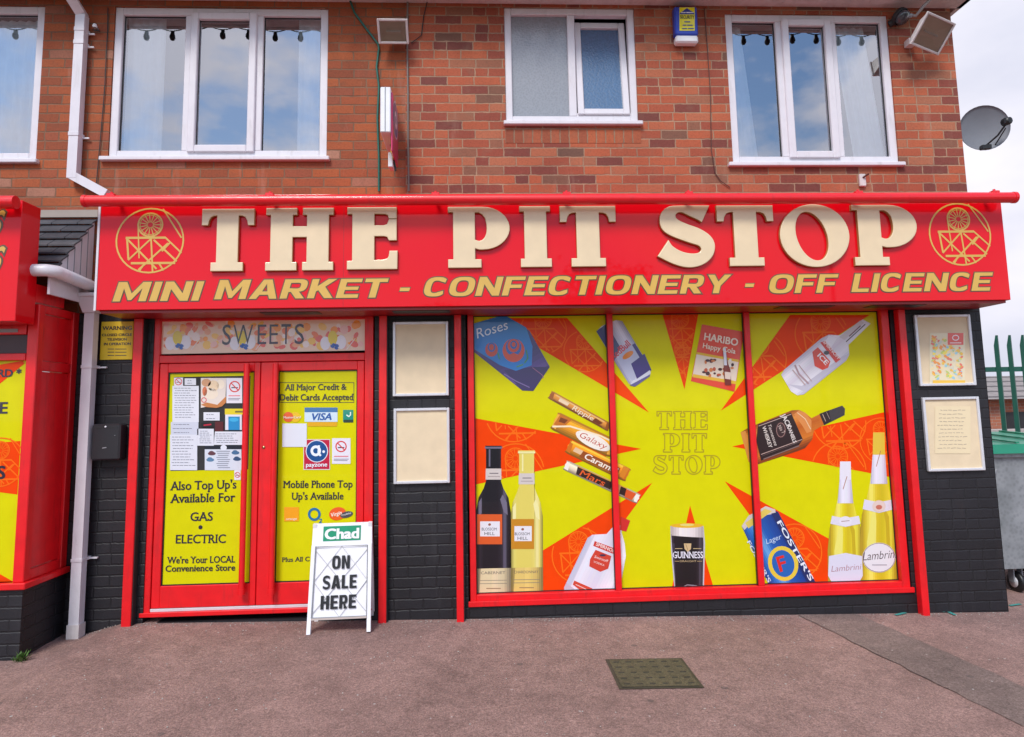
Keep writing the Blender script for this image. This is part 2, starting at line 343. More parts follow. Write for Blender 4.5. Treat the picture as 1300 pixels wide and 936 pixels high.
# ------------------------------------------------------------------ text and outlines
def _curve_to(me_obj):
    dg = bpy.context.evaluated_depsgraph_get(); e = me_obj.evaluated_get(dg); me = e.to_mesh()
    vs = [v.co.copy() for v in me.vertices]; fs = [tuple(p.vertices) for p in me.polygons]; e.to_mesh_clear(); return vs, fs
_tx = {}
def text_raw(s, bold=0.0, serif=False):
    k = (s, bold, serif)
    if k in _tx: return _tx[k]
    c = bpy.data.curves.new('t', 'FONT'); c.body = s; c.size = 1; c.offset = min(bold, 0); c.resolution_u = 3; c.fill_mode = 'FRONT'
    o = bpy.data.objects.new('t', c); COL.objects.link(o); bpy.context.view_layer.update()
    vs, fs = _curve_to(o); bpy.data.objects.remove(o); bpy.data.curves.remove(c)
    vs = [Vector((v.x, v.y)) for v in vs]
    if serif:
        cnt = {}
        for f in fs:
            for i in range(len(f)):
                a, b = f[i], f[(i+1) % len(f)]; cnt.setdefault((min(a, b), max(a, b)), []).append((a, b, f))
        extra = []
        for kk, l in cnt.items():
            if len(l) != 1: continue
            a, b, f = l[0]; p, q = vs[a], vs[b]
            if abs(p.y-q.y) < .004 and .05 < abs(p.x-q.x) < .26:
                cy = sum(vs[i].y for i in f)/len(f); up = 1 if p.y > cy else -1
                x0, x1 = min(p.x, q.x), max(p.x, q.x); e = .045; h = .06
                extra.append((x0-e, x1+e, p.y-up*h, p.y) if up > 0 else (x0-e, x1+e, p.y, p.y+h))
        for x0, x1, y0, y1 in extra:
            n = len(vs); vs += [Vector((x0, y0)), Vector((x1, y0)), Vector((x1, y1)), Vector((x0, y1))]; fs.append((n, n+1, n+2, n+3))
    if bold > 0:          # embolden by overlaid copies
        n = len(vs); base = list(vs); bf = list(fs); b_ = bold*.9
        for q, (dx, dy) in enumerate(((b_, b_*.6), (-b_, b_*.6), (b_, -b_*.6), (-b_, -b_*.6))):
            vs += [v+Vector((dx, dy)) for v in base]; fs += [tuple(i+n*(q+1) for i in f) for f in bf]
    _tx[k] = (vs, fs); return vs, fs
def capheight(bold): return max(v.y for v in text_raw('H', bold)[0])-min(v.y for v in text_raw('H', bold)[0])
_HC = None
def text(mb, s, x0, x1, zb, h, Y, m, bold=0.0, serif=False, shear=0.0, ang=0.0):
    """text on a vertical plane: x extent x0..x1 (world), baseline zb, cap height h"""
    vs, fs = text_raw(s, bold, serif)
    if not vs: return
    a = min(v.x for v in vs); b = max(v.x for v in vs); H = .73
    k = (x1-x0)/(b-a+shear*0); kz = h/H
    pts = []
    for v in vs:
        x = (v.x-a)*k + v.y*kz*shear; z = v.y*kz
        pts.append((x, z))
    ca, sa = math.cos(ang), math.sin(ang)
    for i, f in enumerate(fs):
        mb.add([(x0+pts[j][0]*ca-pts[j][1]*sa, Y-i*(1.2e-6 if len(fs) > 400 else 3e-6), zb+pts[j][0]*sa+pts[j][1]*ca) for j in f], [tuple(range(len(f)))], m)
def ptext(mb, s, px0, px1, pyb, pxh, Y, m, dy=0.0, **kw):
    """same, with extents measured on the photograph and set out on the plane Y; py of baseline may be a pair"""
    p0 = U(px0, pyb if not isinstance(pyb, tuple) else pyb[0], Y); p1 = U(px1, pyb if not isinstance(pyb, tuple) else pyb[1], Y)
    h = (U(px0, (pyb if not isinstance(pyb, tuple) else pyb[0])-pxh, Y)-p0).z
    ang = math.atan2(p1.z-p0.z, p1.x-p0.x) if isinstance(pyb, tuple) else 0
    L_ = (p1-p0).length if isinstance(pyb, tuple) else p1.x-p0.x
    text(mb, s, p0.x, p0.x+L_, p0.z, h, Y-dy, m, ang=ang, **kw)

def loops_mesh(loops, extrude=0, bevel=0, res=2, offset=0):
    c = bpy.data.curves.new('c', 'CURVE'); c.dimensions = '2D'; c.fill_mode = 'BOTH' if extrude or bevel else 'FRONT'
    c.extrude = extrude; c.bevel_depth = bevel; c.bevel_resolution = res; c.offset = offset
    for lp in loops:
        sp = c.splines.new('POLY'); sp.points.add(len(lp)-1); sp.use_cyclic_u = True
        for i, p in enumerate(lp): sp.points[i].co = (p[0], p[1], 0, 1)
    o = bpy.data.objects.new('c', c); COL.objects.link(o); bpy.context.view_layer.update()
    r = _curve_to(o); bpy.data.objects.remove(o); bpy.data.curves.remove(c); return r

def cat_smooth(pts, corners, n=5):
    out = []; N = len(pts)
    for i in range(N):
        p1, p2 = pts[i], pts[(i+1) % N]
        p0 = pts[i-1] if i not in corners else p1
        p3 = pts[(i+2) % N] if (i+1) % N not in corners else p2
        for k in range(n):
            t = k/n
            out.append(tuple(.5*((2*p1[a])+(-p0[a]+p2[a])*t+(2*p0[a]-5*p1[a]+4*p2[a]-p3[a])*t*t+(-p0[a]+3*p1[a]-3*p2[a]+p3[a])*t**3) for a in (0, 1)))
    return out
def arc(cx, cy, rx, ry, a0, a1, n=18, tilt=0):
    o = []
    for i in range(n+1):
        a = R(a0+(a1-a0)*i/n); x, y = rx*math.cos(a), ry*math.sin(a); o.append((cx+x*math.cos(tilt)-y*math.sin(tilt), cy+x*math.sin(tilt)+y*math.cos(tilt)))
    return o
def glyph(ch):
    if ch == 'T':
        w_ = .88
        return [[(0, 1), (0, .75), (.085, .75), (.10, .82), (.135, .88), (.19, .905), (.26, .91), (.26, .12), (.17, .12), (.17, 0), (.70, 0), (.70, .12), (.61, .12), (.61, .91), (w_-.19, .905), (w_-.135, .88), (w_-.10, .82), (w_-.085, .75), (w_, .75), (w_, 1)]]
    if ch == 'H':
        return [[(0, 1), (0, .905), (.077, .905), (.077, .115), (0, .115), (0, 0), (.49, 0), (.49, .115), (.42, .115), (.42, .54), (.675, .54), (.675, .115), (.605, .115), (.605, 0), (1.095, 0), (1.095, .115), (1.018, .115), (1.018, .905), (1.095, .905), (1.095, 1), (.605, 1), (.605, .905), (.675, .905), (.675, .70), (.42, .70), (.42, .905), (.49, .905), (.49, 1)]]
    if ch == 'E':
        return [[(0, 1), (0, .905), (.085, .905), (.085, .12), (0, .12), (0, 0), (.81, 0), (.815, .28), (.70, .28), (.69, .2), (.66, .155), (.58, .135), (.43, .13), (.43, .54), (.60, .54), (.66, .525), (.69, .47), (.80, .47), (.80, .80), (.69, .80), (.66, .72), (.60, .70), (.43, .70), (.43, .91), (.62, .905), (.67, .885), (.69, .83), (.80, .83), (.80, 1)]]
    if ch == 'P':
        o = [(0, 1), (0, .93), (.085, .93), (.085, .12), (0, .12), (0, 0), (.52, 0), (.52, .12), (.42, .12), (.42, .325), (.50, .30)] + arc(.56, .65, .43, .35, -90, 78, 16) + [(.55, 1)]
        i = [(.42, .925), (.42, .45)] + arc(.50, .64, .135, .215, -100, 0, 7) + [(.63, .72), (.61, .82), (.56, .89), (.50, .925)]
        return [o, i]
    if ch == 'I':
        return [[(0, 1), (0, .93), (.075, .93), (.075, .12), (.01, .12), (.01, 0), (.495, 0), (.495, .12), (.42, .12), (.42, .93), (.485, .93), (.485, 1)]]
    if ch == 'O':
        return [arc(.53, .5, .53, .51, 0, 355, 46), arc(.485, .49, .245, .42, 0, 351, 40, tilt=R(14))]
    if ch == 'S':
        p = [(975, 113), (940, 188), (925, 178), (890, 160), (850, 140), (827, 145), (818, 162), (830, 182), (870, 203), (930, 228), (975, 262), (993, 303), (984, 350), (955, 385), (912, 406), (860, 410), (800, 392), (735, 357), (783, 285), (800, 312), (840, 338), (885, 349), (920, 345), (935, 326), (922, 305), (880, 290), (800, 257), (762, 228), (750, 190), (757, 150), (785, 122), (825, 113)]
        q = [((x-735)/293, (410-y)/297) for x, y in p]
        return [cat_smooth(q, {0, 1, 17, 18}, 4)]

def sup(cx, cy, rx, ry, a0, a1, n=20, p=.72):
    o = []
    for i in range(n+1):
        a = R(a0+(a1-a0)*i/n); c_, s_ = math.cos(a), math.sin(a)
        o.append((cx+rx*math.copysign(abs(c_)**p, c_), cy+ry*math.copysign(abs(s_)**p, s_)))
    return o
def block(ch, w_, t=.25, h=.19):
    """heavy sans capital, cap height 1, width w_, stem t, bar h"""
    if ch == 'I': return [[(0, 0), (t, 0), (t, 1), (0, 1)]]
    if ch == 'L': return [[(0, 0), (w_, 0), (w_, h), (t, h), (t, 1), (0, 1)]]
    if ch == 'T': m = w_/2; return [[(m-t/2, 0), (m+t/2, 0), (m+t/2, 1-h), (w_, 1-h), (w_, 1), (0, 1), (0, 1-h), (m-t/2, 1-h)]]
    if ch == 'E': return [[(0, 0), (w_, 0), (w_, h), (t, h), (t, .5-h*.45), (w_*.92, .5-h*.45), (w_*.92, .5+h*.45), (t, .5+h*.45), (t, 1-h), (w_, 1-h), (w_, 1), (0, 1)]]
    if ch == 'F': return [[(0, 0), (t, 0), (t, .5-h*.55), (w_*.9, .5-h*.55), (w_*.9, .5+h*.4), (t, .5+h*.4), (t, 1-h), (w_, 1-h), (w_, 1), (0, 1)]]
    if ch == 'H': return [[(0, 0), (t, 0), (t, .5-h*.5), (w_-t, .5-h*.5), (w_-t, 0), (w_, 0), (w_, 1), (w_-t, 1), (w_-t, .5+h*.5), (t, .5+h*.5), (t, 1), (0, 1)]]
    if ch == 'N': return [[(0, 0), (t, 0), (t, .62), (w_-t*1.08, 0), (w_, 0), (w_, 1), (w_-t, 1), (w_-t, .38), (t*1.08, 1), (0, 1)]]
    if ch == 'M': m = w_/2; return [[(0, 0), (t, 0), (t, .68), (m-.06, .06), (m+.06, .06), (w_-t, .68), (w_-t, 0), (w_, 0), (w_, 1), (w_-t*1.15, 1), (m, .40), (t*1.15, 1), (0, 1)]]
    if ch == 'A': m = w_/2; k = t*1.05; return [[(0, 0), (k, 0), (k+.085, .21), (w_-k-.085, .21), (w_-k, 0), (w_, 0), (m+t*.62, 1), (m-t*.62, 1)], [(k+.15, .38), (m, .80), (w_-k-.15, .38)]]
    if ch == 'Y': m = w_/2; return [[(m-t/2, 0), (m+t/2, 0), (m+t/2, .40), (w_, 1), (w_-t*1.1, 1), (m, .62), (t*1.1, 1), (0, 1), (m-t/2, .40)]]
    if ch == 'K': return [[(0, 0), (t, 0), (t, .36), (t+.08, .42), (w_-t*1.2, 0), (w_, 0), (w_*.58, .60), (w_*.97, 1), (w_*.97-t*1.25, 1), (t, .62), (t, 1), (0, 1)]]
    if ch == 'R': return [[(0, 0), (t, 0), (t, .34), (t+.10, .34), (w_-t*1.2, 0), (w_, 0), (w_*.70, .37)]+sup(w_*.60, .675, w_*.39, .325, -70, 90, 12)+[(0, 1)], [(t, .53), (t, 1-h)]+sup(w_*.58, .67, w_*.39-t*.85, .325-h*.95, 90, -90, 8)]
    if ch == 'P': return [[(0, 0), (t, 0), (t, .34)]+sup(w_*.60, .67, w_*.39, .33, -90, 90, 12)+[(0, 1)], [(t, .52), (t, 1-h)]+sup(w_*.58, .67, w_*.39-t*.9, .33-h, 90, -90, 8)]
    if ch == 'O': return [sup(w_/2, .5, w_/2, .51, 0, 350, 35), sup(w_/2, .5, w_/2-t, .51-h, 0, 350, 35)]
    if ch == 'C': return [sup(w_/2, .5, w_/2, .51, 42, 318, 26)+[(w_*.94-.06, .5-.51*.42)]+sup(w_/2, .5, w_/2-t, .51-h, 300, 60, 20)+[(w_*.94-.06, .5+.51*.42)]]
    if ch == 'S':
        q = [(w_*.93, .93), (w_*.93, .74), (w_*.7, .82), (w_*.5, .84), (w_*.32, .80), (w_*.30, .71), (w_*.42, .64), (w_*.7, .57), (w_*.93, .46), (w_, .30), (w_*.9, .09), (w_*.62, -.01), (w_*.35, -.005), (w_*.02, .07), (w_*.02, .27), (w_*.3, .18), (w_*.52, .155), (w_*.70, .19), (w_*.73, .28), (w_*.6, .35), (w_*.3, .43), (w_*.07, .54), (0, .71), (w_*.09, .90), (w_*.35, 1.0), (w_*.62, 1.01)]
        return [cat_smooth(q, {0, 1, 13, 14}, 4)]
BWID = dict(M=1.22, I=.25, N=1.02, A=1.08, R=.95, K=1.0, E=.86, T=.90, C=.95, O=1.06, F=.84, Y=1.04, L=.78, S=.88, H=.98, P=.9, G=1.0)
def block_word(mb, wd, x0, x1, zb, h, Y, m, shear=0.0, gap=.13, off=0.0, t=.25, hb=.19, Wk=1.0):
    tot = sum(BWID[c]*Wk if c != 'I' else t for c in wd)+gap*(len(wd)-1); k = (x1-x0)/tot; x = 0
    for i, c in enumerate(wd):
        w_ = BWID[c]*Wk if c != 'I' else t
        vs, fs = loops_mesh([[((x+p[0])*k, p[1]*h) for p in l] for l in block(c, w_, t, hb)], offset=off)
        for j, f in enumerate(fs): mb.add([(x0+vs[q].x+vs[q].y*shear, Y-j*3e-6-i*2e-5, zb+vs[q].y) for q in f], [tuple(range(len(f)))], m)
        x += w_+gap
JIT = [0]
def stroke(mb, pts, wd, Y, m, closed=False):
    """flat line of width wd through (x, z) points on the plane Y"""
    pts = [Vector(p) for p in pts]
    if closed: pts.append(pts[0])
    for a, b in zip(pts[:-1], pts[1:]):
        d = b-a
        if d.length < 1e-6: continue
        d.normalize(); n = Vector((-d.y, d.x))*wd/2; e = d*wd*.2
        q = [a-e+n, b+e+n, b+e-n, a-e-n]
        JIT[0] = (JIT[0]+1) % 60
        mb.add([(p.x, Y-JIT[0]*9e-6, p.y) for p in q], [(0, 1, 2, 3)], m)

def emblem(cx, cz, r, clip=None):
    """winding wheel over a headstock inside a ring: list of (points, width)"""
    L_ = []
    P = lambda x, y: (cx+(x-968)/143*r, cz-(y-252)/143*r)
    L_.append(([P(968+143*math.cos(R(a)), 252+143*math.sin(R(a))) for a in range(0, 361, 10)], .05))
    L_.append(([P(967+52*math.cos(R(a)), 182+52*math.sin(R(a))) for a in range(0, 361, 15)], .05))
    L_.append(([P(967+44*math.cos(R(a)), 182+44*math.sin(R(a))) for a in range(0, 361, 15)], .02))
    for a in range(0, 360, 24): L_.append(([P(967+12*math.cos(R(a)), 182+12*math.sin(R(a))), P(967+48*math.cos(R(a)), 182+48*math.sin(R(a)))], .028))
    for seg, w_ in (([(866, 240), (1032, 240)], .07), ([(870, 240), (880, 335)], .06), ([(868, 242), (1000, 378)], .055), ([(1045, 266), (925, 382)], .055),
                 ([(880, 338), (985, 232)], .05), ([(985, 250), (1085, 345)], .055), ([(893, 353), (1078, 353)], .07), ([(972, 235), (985, 392)], .05),
                 ([(1020, 112), (1102, 240)], .045), ([(1032, 238), (1104, 308)], .05), ([(915, 185), (925, 330)], .04), ([(950, 353), (930, 385)], .05), ([(1010, 353), (1030, 385)], .05), ([(1055, 262), (1022, 300)], .05)):
        L_.append(([P(*q) for q in seg], w_))
    return L_
def draw_emblem(mb, cx, cz, r, Y, m, clip=None, k=1.0):
    for pts, w_ in emblem(cx, cz, r):
        if clip is None: stroke(mb, pts, w_*r*k, Y, m); continue
        for a, b in zip(pts[:-1], pts[1:]):
            n = max(1, int(math.hypot(b[0]-a[0], b[1]-a[1])/(.12*r)))
            for i in range(n):
                p = (a[0]+(b[0]-a[0])*i/n, a[1]+(b[1]-a[1])*i/n); q = (a[0]+(b[0]-a[0])*(i+1)/n, a[1]+(b[1]-a[1])*(i+1)/n)
                if clip(p) and clip(q): stroke(mb, [p, q], w_*r*k, Y, m)
def inside(poly):
    def f(p):
        c = False; n = len(poly)
        for i in range(n):
            a, b = poly[i], poly[i-1]
            if (a[1] > p[1]) != (b[1] > p[1]) and p[0] < (b[0]-a[0])*(p[1]-a[1])/(b[1]-a[1])+a[0]: c = not c
        return c
    return f

# ================================================================== SETTING
def gz(x, y):
    t = min(max((-2.72-x)/.35, 0), 1); t = t*t*(3-2*t)
    yy = min(max(-y, 0), 4.0)
    return -.085-.02*max(min(x, 8), -4)-.075*t-.02*yy
KERB_Y = -6.9
g = MB(); nx, ny = 64, 30
xs = [-60, -40, -25, -15, -10]+[-8+i*.25 for i in range(65)]+[10, 15, 25, 40, 60]; ys = [KERB_Y, -6, -5, -4, -3.2, -2.6, -2.2, -1.8, -1.5, -1.2, -1, -.8, -.6, -.45, -.3, -.2, -.1, 0, .3, 1, 3, 8, 20, 60, 200]
vs = [(x, y, gz(x, y)+random.uniform(-.003, .003)*(abs(x) < 6 and -3 < y < -.15)) for y in ys for x in xs]; n = len(xs)
fs = [(j*n+i, j*n+i+1, (j+1)*n+i+1, (j+1)*n+i) for j in range(len(ys)-1) for i in range(n-1)]
g.add(vs, fs, PAVE, True); tag(g.build('pavement'), kind='structure')
# grey reinstated strip, manhole
p = MB()
strip = [(2.52, -.06), (3.07, -.06), (3.12, -.32), (3.13, -1.3), (3.25, -2.6), (2.85, -2.7), (2.76, -1.35), (2.60, -.37)]
def strip_x(y, side): return (2.50 + .24*min(-y/1.3, 2)*1.0 if side == 0 else 2.98+.24*min(-y/1.3, 2))
rows = [-.02-.1*i for i in range(28)]
vv = []
for y in rows:
    for k in range(5): x = strip_x(y, 0)+(strip_x(y, 1)-strip_x(y, 0))*k/4+(random.uniform(-.012, .012) if k in (0, 4) else 0); vv.append((x, y, gz(x, y)+.006))
p.add(vv, [(j*5+i, (j+1)*5+i, (j+1)*5+i+1, j*5+i+1) for j in range(len(rows)-1) for i in range(4)], PATCH)
tag(p.build('pavement_patch'), kind='structure')
k = MB(); k.box(-60, 60, KERB_Y-.15, KERB_Y, -.75, -.17, flat((.32, .31, .3), .8, key='kerbstone'))
tag(k.build('kerb'), kind='structure')
k = MB(); k.add([(-60, KERB_Y-.15, -.3), (60, KERB_Y-.15, -.3), (60, -14, -.3), (-60, -14, -.3)], [(0, 3, 2, 1)], ROAD); tag(k.build('road'), kind='structure')
k = MB(); k.add([(-300, -14, -.25), (300, -14, -.25), (300, -300, -.25), (-300, -300, -.25)], [(0, 3, 2, 1)], VERGE); tag(k.build('grass_field'), kind='structure')

# ================================================================== BUILDING
bld = empty('shop_building', (0, 0, -.1), 'two storey red brick building with a black painted ground floor and white framed windows', 'building')
XL, XR, XJ = -9.0, 4.245, -.6
ZT = 5.12
wins = [(-5.2, -3.60, 3.60, 4.97), (-3.03, -1.255, 3.62, 4.97), (.247, 1.385, 3.93, 5.0), (2.19, 3.66, 3.565, 4.96)]
ZB = 2.36
def wall_grid(mb, x0, x1, z0, z1, holes, m, Y=0.0, rev=.09, revm=None):
    X = sorted({x0, x1}|{h[i] for h in holes for i in (0, 1) if x0 < h[i] < x1}); Z = sorted({z0, z1}|{h[i] for h in holes for i in (2, 3) if z0 < h[i] < z1})
    for a, b in zip(X[:-1], X[1:]):
        for c, d in zip(Z[:-1], Z[1:]):
            mx, mz = (a+b)/2, (c+d)/2
            if any(h[0] < mx < h[1] and h[2] < mz < h[3] for h in holes): continue
            mb.add([(a, Y, c), (b, Y, c), (b, Y, d), (a, Y, d)], [(0, 1, 2, 3)], m)
    for h in holes:
        if h[0] < x0-.01 or h[1] > x1+.01: continue
        a, b, c, d = h; r_ = revm or m
        mb.add([(a, Y, c), (a, Y+rev, c), (a, Y+rev, d), (a, Y, d)], [(0, 3, 2, 1)], r_); mb.add([(b, Y, c), (b, Y+rev, c), (b, Y+rev, d), (b, Y, d)], [(0, 1, 2, 3)], r_)
        mb.add([(a, Y, c), (b, Y, c), (b, Y+rev, c), (a, Y+rev, c)], [(0, 3, 2, 1)], r_); mb.add([(a, Y, d), (b, Y, d), (b, Y+rev, d), (a, Y+rev, d)], [(0, 1, 2, 3)], r_)
wl = MB()
wall_grid(wl, XL, XJ, ZB, ZT, wins[:2], BRICK_L); wall_grid(wl, XJ, XR, ZB, ZT, wins[2:], BRICK_R)
wl.add([(XR, 0, -.4), (XR, 9, -.4), (XR, 9, ZT), (XR, 0, ZT)], [(0, 1, 2, 3)], BRICK_R)
wl.add([(XL, 9, -.4), (XR, 9, -.4), (XR, 9, ZT), (XL, 9, ZT)], [(0, 3, 2, 1)], BRICK_L)
wl.build('upper_wall', bld)
sc = MB(); sc.box(.24, 1.40, -.003, .05, 3.775, 3.905, SOLDIER); sc.build('brick_course', bld)
# ground floor: black painted brick with a door and a display window opening
DOOR = (-2.62, -.83, .0, 2.36); DISP = (-.13, 3.52, .0, 2.36)
lw = MB()
BK = .0
X0l = -3.2
wall_grid(lw, X0l, XR, -.4, ZB, [(-2.60, -.85, -.035, ZB+.01), (-.115, 3.46, .02, ZB+.01)], BRICK_K, rev=.16, Y=-.004)
lw.add([(XR+.004, -.004, -.4), (XR+.004, 1.2, -.4), (XR+.004, 1.2, ZB), (XR+.004, -.004, ZB)], [(0, 1, 2, 3)], BRICK_K)
lw.build('painted_brick_wall', bld)
# interiors: dark boxes behind the openings
it = MB()
for a, b, c, d in wins: it.add([(x, y, z) for x in (a-.3, b+.3) for y in (.1, 1.8) for z in (c-.4, d+.1)], [(0, 1, 3, 2), (4, 6, 7, 5), (2, 3, 7, 6), (0, 2, 6, 4), (1, 5, 7, 3)], ROOM)
it.box(-3.0, 4.0, .2, .3, -.2, 2.6, DARK)
it.build('room_interior', bld)

# roof and eaves
ev = MB()
ZE = 5.03
ev.box(XL, XR+.1, -.30, .0, ZE, ZE+.04, OLDWHITE); ev.box(XL, XR+.1, -.335, -.30, ZE-.012, ZE+.2, OLDWHITE, bev=.004)
ev.box(XR+.06, XR+.1, -.3, 9, ZE, ZE+.2, OLDWHITE); ev.build('eaves_board', bld)
gt = MB(); gt.tube([(XL, -.40, ZE+.14), (XR+.13, -.40, ZE+.14)], .058, OLDWHITE, 14); gt.build('gutter', bld)
TILE = flat((.12, .07, .06), .8, vary=.3, key='roof_tile')
rf = MB(); rf.add([(XL, -.42, 5.2), (XR+.2, -.42, 5.2), (XR+.2, 9.4, 5.2), (XL, 9.4, 5.2), (XL, 4.5, 8), (XR-3, 4.5, 8)], [(0, 1, 5, 4), (1, 2, 5), (2, 3, 4, 5)], TILE); rf.build('roof', bld)

def ring(mb, x0, x1, z0, z1, wd, y0, y1, m, bot=None, bev=.005):
    b = wd if bot is None else bot
    mb.box(x0, x0+wd, y0, y1, z0, z1, m, bev=bev); mb.box(x1-wd, x1, y0, y1, z0, z1, m, bev=bev)
    mb.box(x0+wd, x1-wd, y0, y1, z0, z0+b, m, bev=bev); mb.box(x0+wd, x1-wd, y0, y1, z1-wd, z1, m, bev=bev)

def upper_window(k, win, divs, sash_i, mull=.045, fw=.065):
    """divs: x of the mullion centres; sash_i: bay with an opening sash"""
    a, b, c, d = win
    f = MB(); f_y0, f_y1 = .012, .075
    ring(f, a, b, c+.03, d, fw, f_y0, f_y1, UPVC)
    for x in divs: f.box(x-mull/2-.012, x+mull/2+.012, f_y0+.002, f_y1, c+.03+fw, d-fw, UPVC, bev=.005)
    fr = f.build('window', bld)
    s_ = MB(); s_.box(a-.05, b+.03, -.045, .07, c-.005, c+.03, UPVC, bev=.006); s_.build('sill', fr)
    ed = [a+fw]+[x for x in divs]+[b-fw]
    for i in range(len(ed)-1):
        x0 = ed[i]+(mull/2+.012 if i else 0); x1 = ed[i+1]-(mull/2+.012 if i < len(divs) else 0); z0, z1 = c+.03+fw, d-fw
        if i == sash_i:
            q = MB(); ring(q, x0-.018, x1+.018, z0-.018, z1+.018, .062, f_y0-.022, f_y1-.01, UPVC, bev=.007); q.build('sash', fr)
            x0 += .04; x1 -= .04; z0 += .04; z1 -= .04
            yy = .03
        else: yy = .045
        bd = MB(); ring(bd, x0-.002, x1+.002, z0-.002, z1+.002, .009, yy-.006, yy+.004, DARK, bev=0); bd.build('gasket', fr)
        pn = MB(); pn.add([(x0, yy, z0), (x1, yy, z0), (x1, yy, z1), (x0, yy, z1)], [(0, 1, 2, 3)], GLASS); pn.build('pane', fr)
    return fr
upper_window(0, wins[0], [-4.7], 0)
a = wins[1]; upper_window(1, a, [-2.415, -1.835], 1)
a = wins[3]; upper_window(3, a, [2.675, 3.155], 1)
# frosted window with tilted sash
a, b, c, d = wins[2]
f = MB(); ring(f, a, b, c+.03, d, .06, .012, .075, UPVC); f.box(.795, .86, .014, .075, c+.09, d-.06, UPVC, bev=.005)
f.box(.86, b-.06, .02, .075, c+.09, c+.12, UPVC)
w2 = f.build('window', bld)
s_ = MB(); s_.box(a-.02, b+.03, -.045, .07, c-.005, c+.03, UPVC, bev=.006); s_.build('sill', w2)
pn = MB(); pn.add([(a+.06, .045, c+.09), (.795, .045, c+.09), (.795, .045, d-.06), (a+.06, .045, d-.06)], [(0, 1, 2, 3)], FROST_A); pn.build('pane', w2)
hz = c+.10; XF = Matrix.Translation((0, .03, hz)) @ Matrix.Rotation(R(-6), 4, 'X') @ Matrix.Translation((0, -.03, -hz))
q = MB(XF); ring(q, .868, b-.068, hz, d-.075, .055, .0, .055, UPVC, bev=.006); sh = q.build('sash', w2)
pn = MB(XF); pn.add([(.92, .03, hz+.05), (b-.12, .03, hz+.05), (b-.12, .03, d-.125), (.92, .03, d-.125)], [(0, 1, 2, 3)], FROST_B); pn.build('pane', w2)

# curtains and light strings inside the rooms
CUR = flat((.80, .80, .82), .9, vary=.05, key='net_curtain')
def blind(x0, x1, z0, z1, y, wave, label, name='vertical_blind', cat='blind', slope=0.0):
    mb = MB(); n = max(4, int((x1-x0)/.012)); vv = []
    for i in range(n+1):
        x = x0+(x1-x0)*i/n; yy = y+wave*math.sin(i*1.05)
        vv += [(x-slope*.5, yy, z1), (x+slope*.5, yy, z0)]
    mb.add(vv, [(2*i, 2*i+1, 2*i+3, 2*i+2) for i in range(n)], CUR, True)
    return thing(name, mb, ((x0+x1)/2, y, z0), label, cat)
blind(-5.15, -3.62, 3.66, 4.90, .115, .010, 'pale vertical blind filling the cropped left window of the upper floor')
blind(-2.97, -2.66, 3.66, 4.94, .115, .008, 'narrow white net curtain at the left of the wide upper window by the drainpipe', 'net_curtain', 'curtain')
blind(-1.53, -1.33, 3.66, 4.94, .115, .008, 'white net curtain drawn to the right side of the wide upper window by the drainpipe', 'net_curtain', 'curtain')
blind(2.25, 2.42, 3.62, 4.90, .115, .008, 'thin white net curtain at the left side of the upper window beside the floodlight', 'net_curtain', 'curtain', slope=.1)
blind(3.27, 3.56, 3.62, 4.90, .115, .010, 'white curtain at the right side of the upper window under the floodlight', 'net_curtain', 'curtain', slope=.12)
x0, x1, z, per = -5.4, 4.1, 5.045, .23
mb = MB(); n = 330
mb.tube([(x0+(x1-x0)*i/n, -.352, z-.03*abs(math.sin(math.pi*((x1-x0)*i/n)/per))) for i in range(n+1)], .005, BLACK, 5)
e_ = thing('string_lights', mb, (-.6, -.352, z), 'dark string of bulbs hung along the eaves, mirrored at the top of the upper windows', 'string lights')
for i in range(int((x1-x0)/per)):
    bb = MB(); xx = x0+per*(i+.5); bb.lathe((xx, -.352, z-.105), [(.004, .078), (.016, .07), (.017, .045), (.024, .03), (.026, .008), (.016, -.012), (.001, -.016)], DARK, 10); bb.build('bulb', e_)

# white box of things on the window board
# ================================================================== FASCIA SIGN
FY = -.38
FX0, FX1, FZ0, FZ1 = -2.85, 4.222, 2.327, 3.12
sign = empty('shop_sign', ((FX0+FX1)/2, FY, FZ0), 'long red shop fascia with raised cream letters THE PIT STOP and gold MINI MARKET line', 'shop sign')
pb = MB(); pb.box(FX0, FX1, FY, -.012, FZ0, FZ1, FASCIA, bev=.003)
for x in (-1.03, .78, 2.5): pb.box(x-.0012, x+.0012, FY-.0008, FY+.01, FZ0+.003, FZ1-.003, DARKRED)
pb.build('sign_panel', sign)
pb = MB(); pb.box(FX0-.016, FX0, FY-.004, -.015, FZ0-.003, FZ1, UPVC); pb.build('end_trim', sign)
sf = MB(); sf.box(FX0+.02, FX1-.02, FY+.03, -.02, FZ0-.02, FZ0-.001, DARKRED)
for x in (-1.45, -.45, 2.6, 3.35): sf.box(x-.22, x+.22, FY+.06, FY+.20, FZ0-.024, FZ0-.0201, BLACK)
sf.build('soffit', sign)
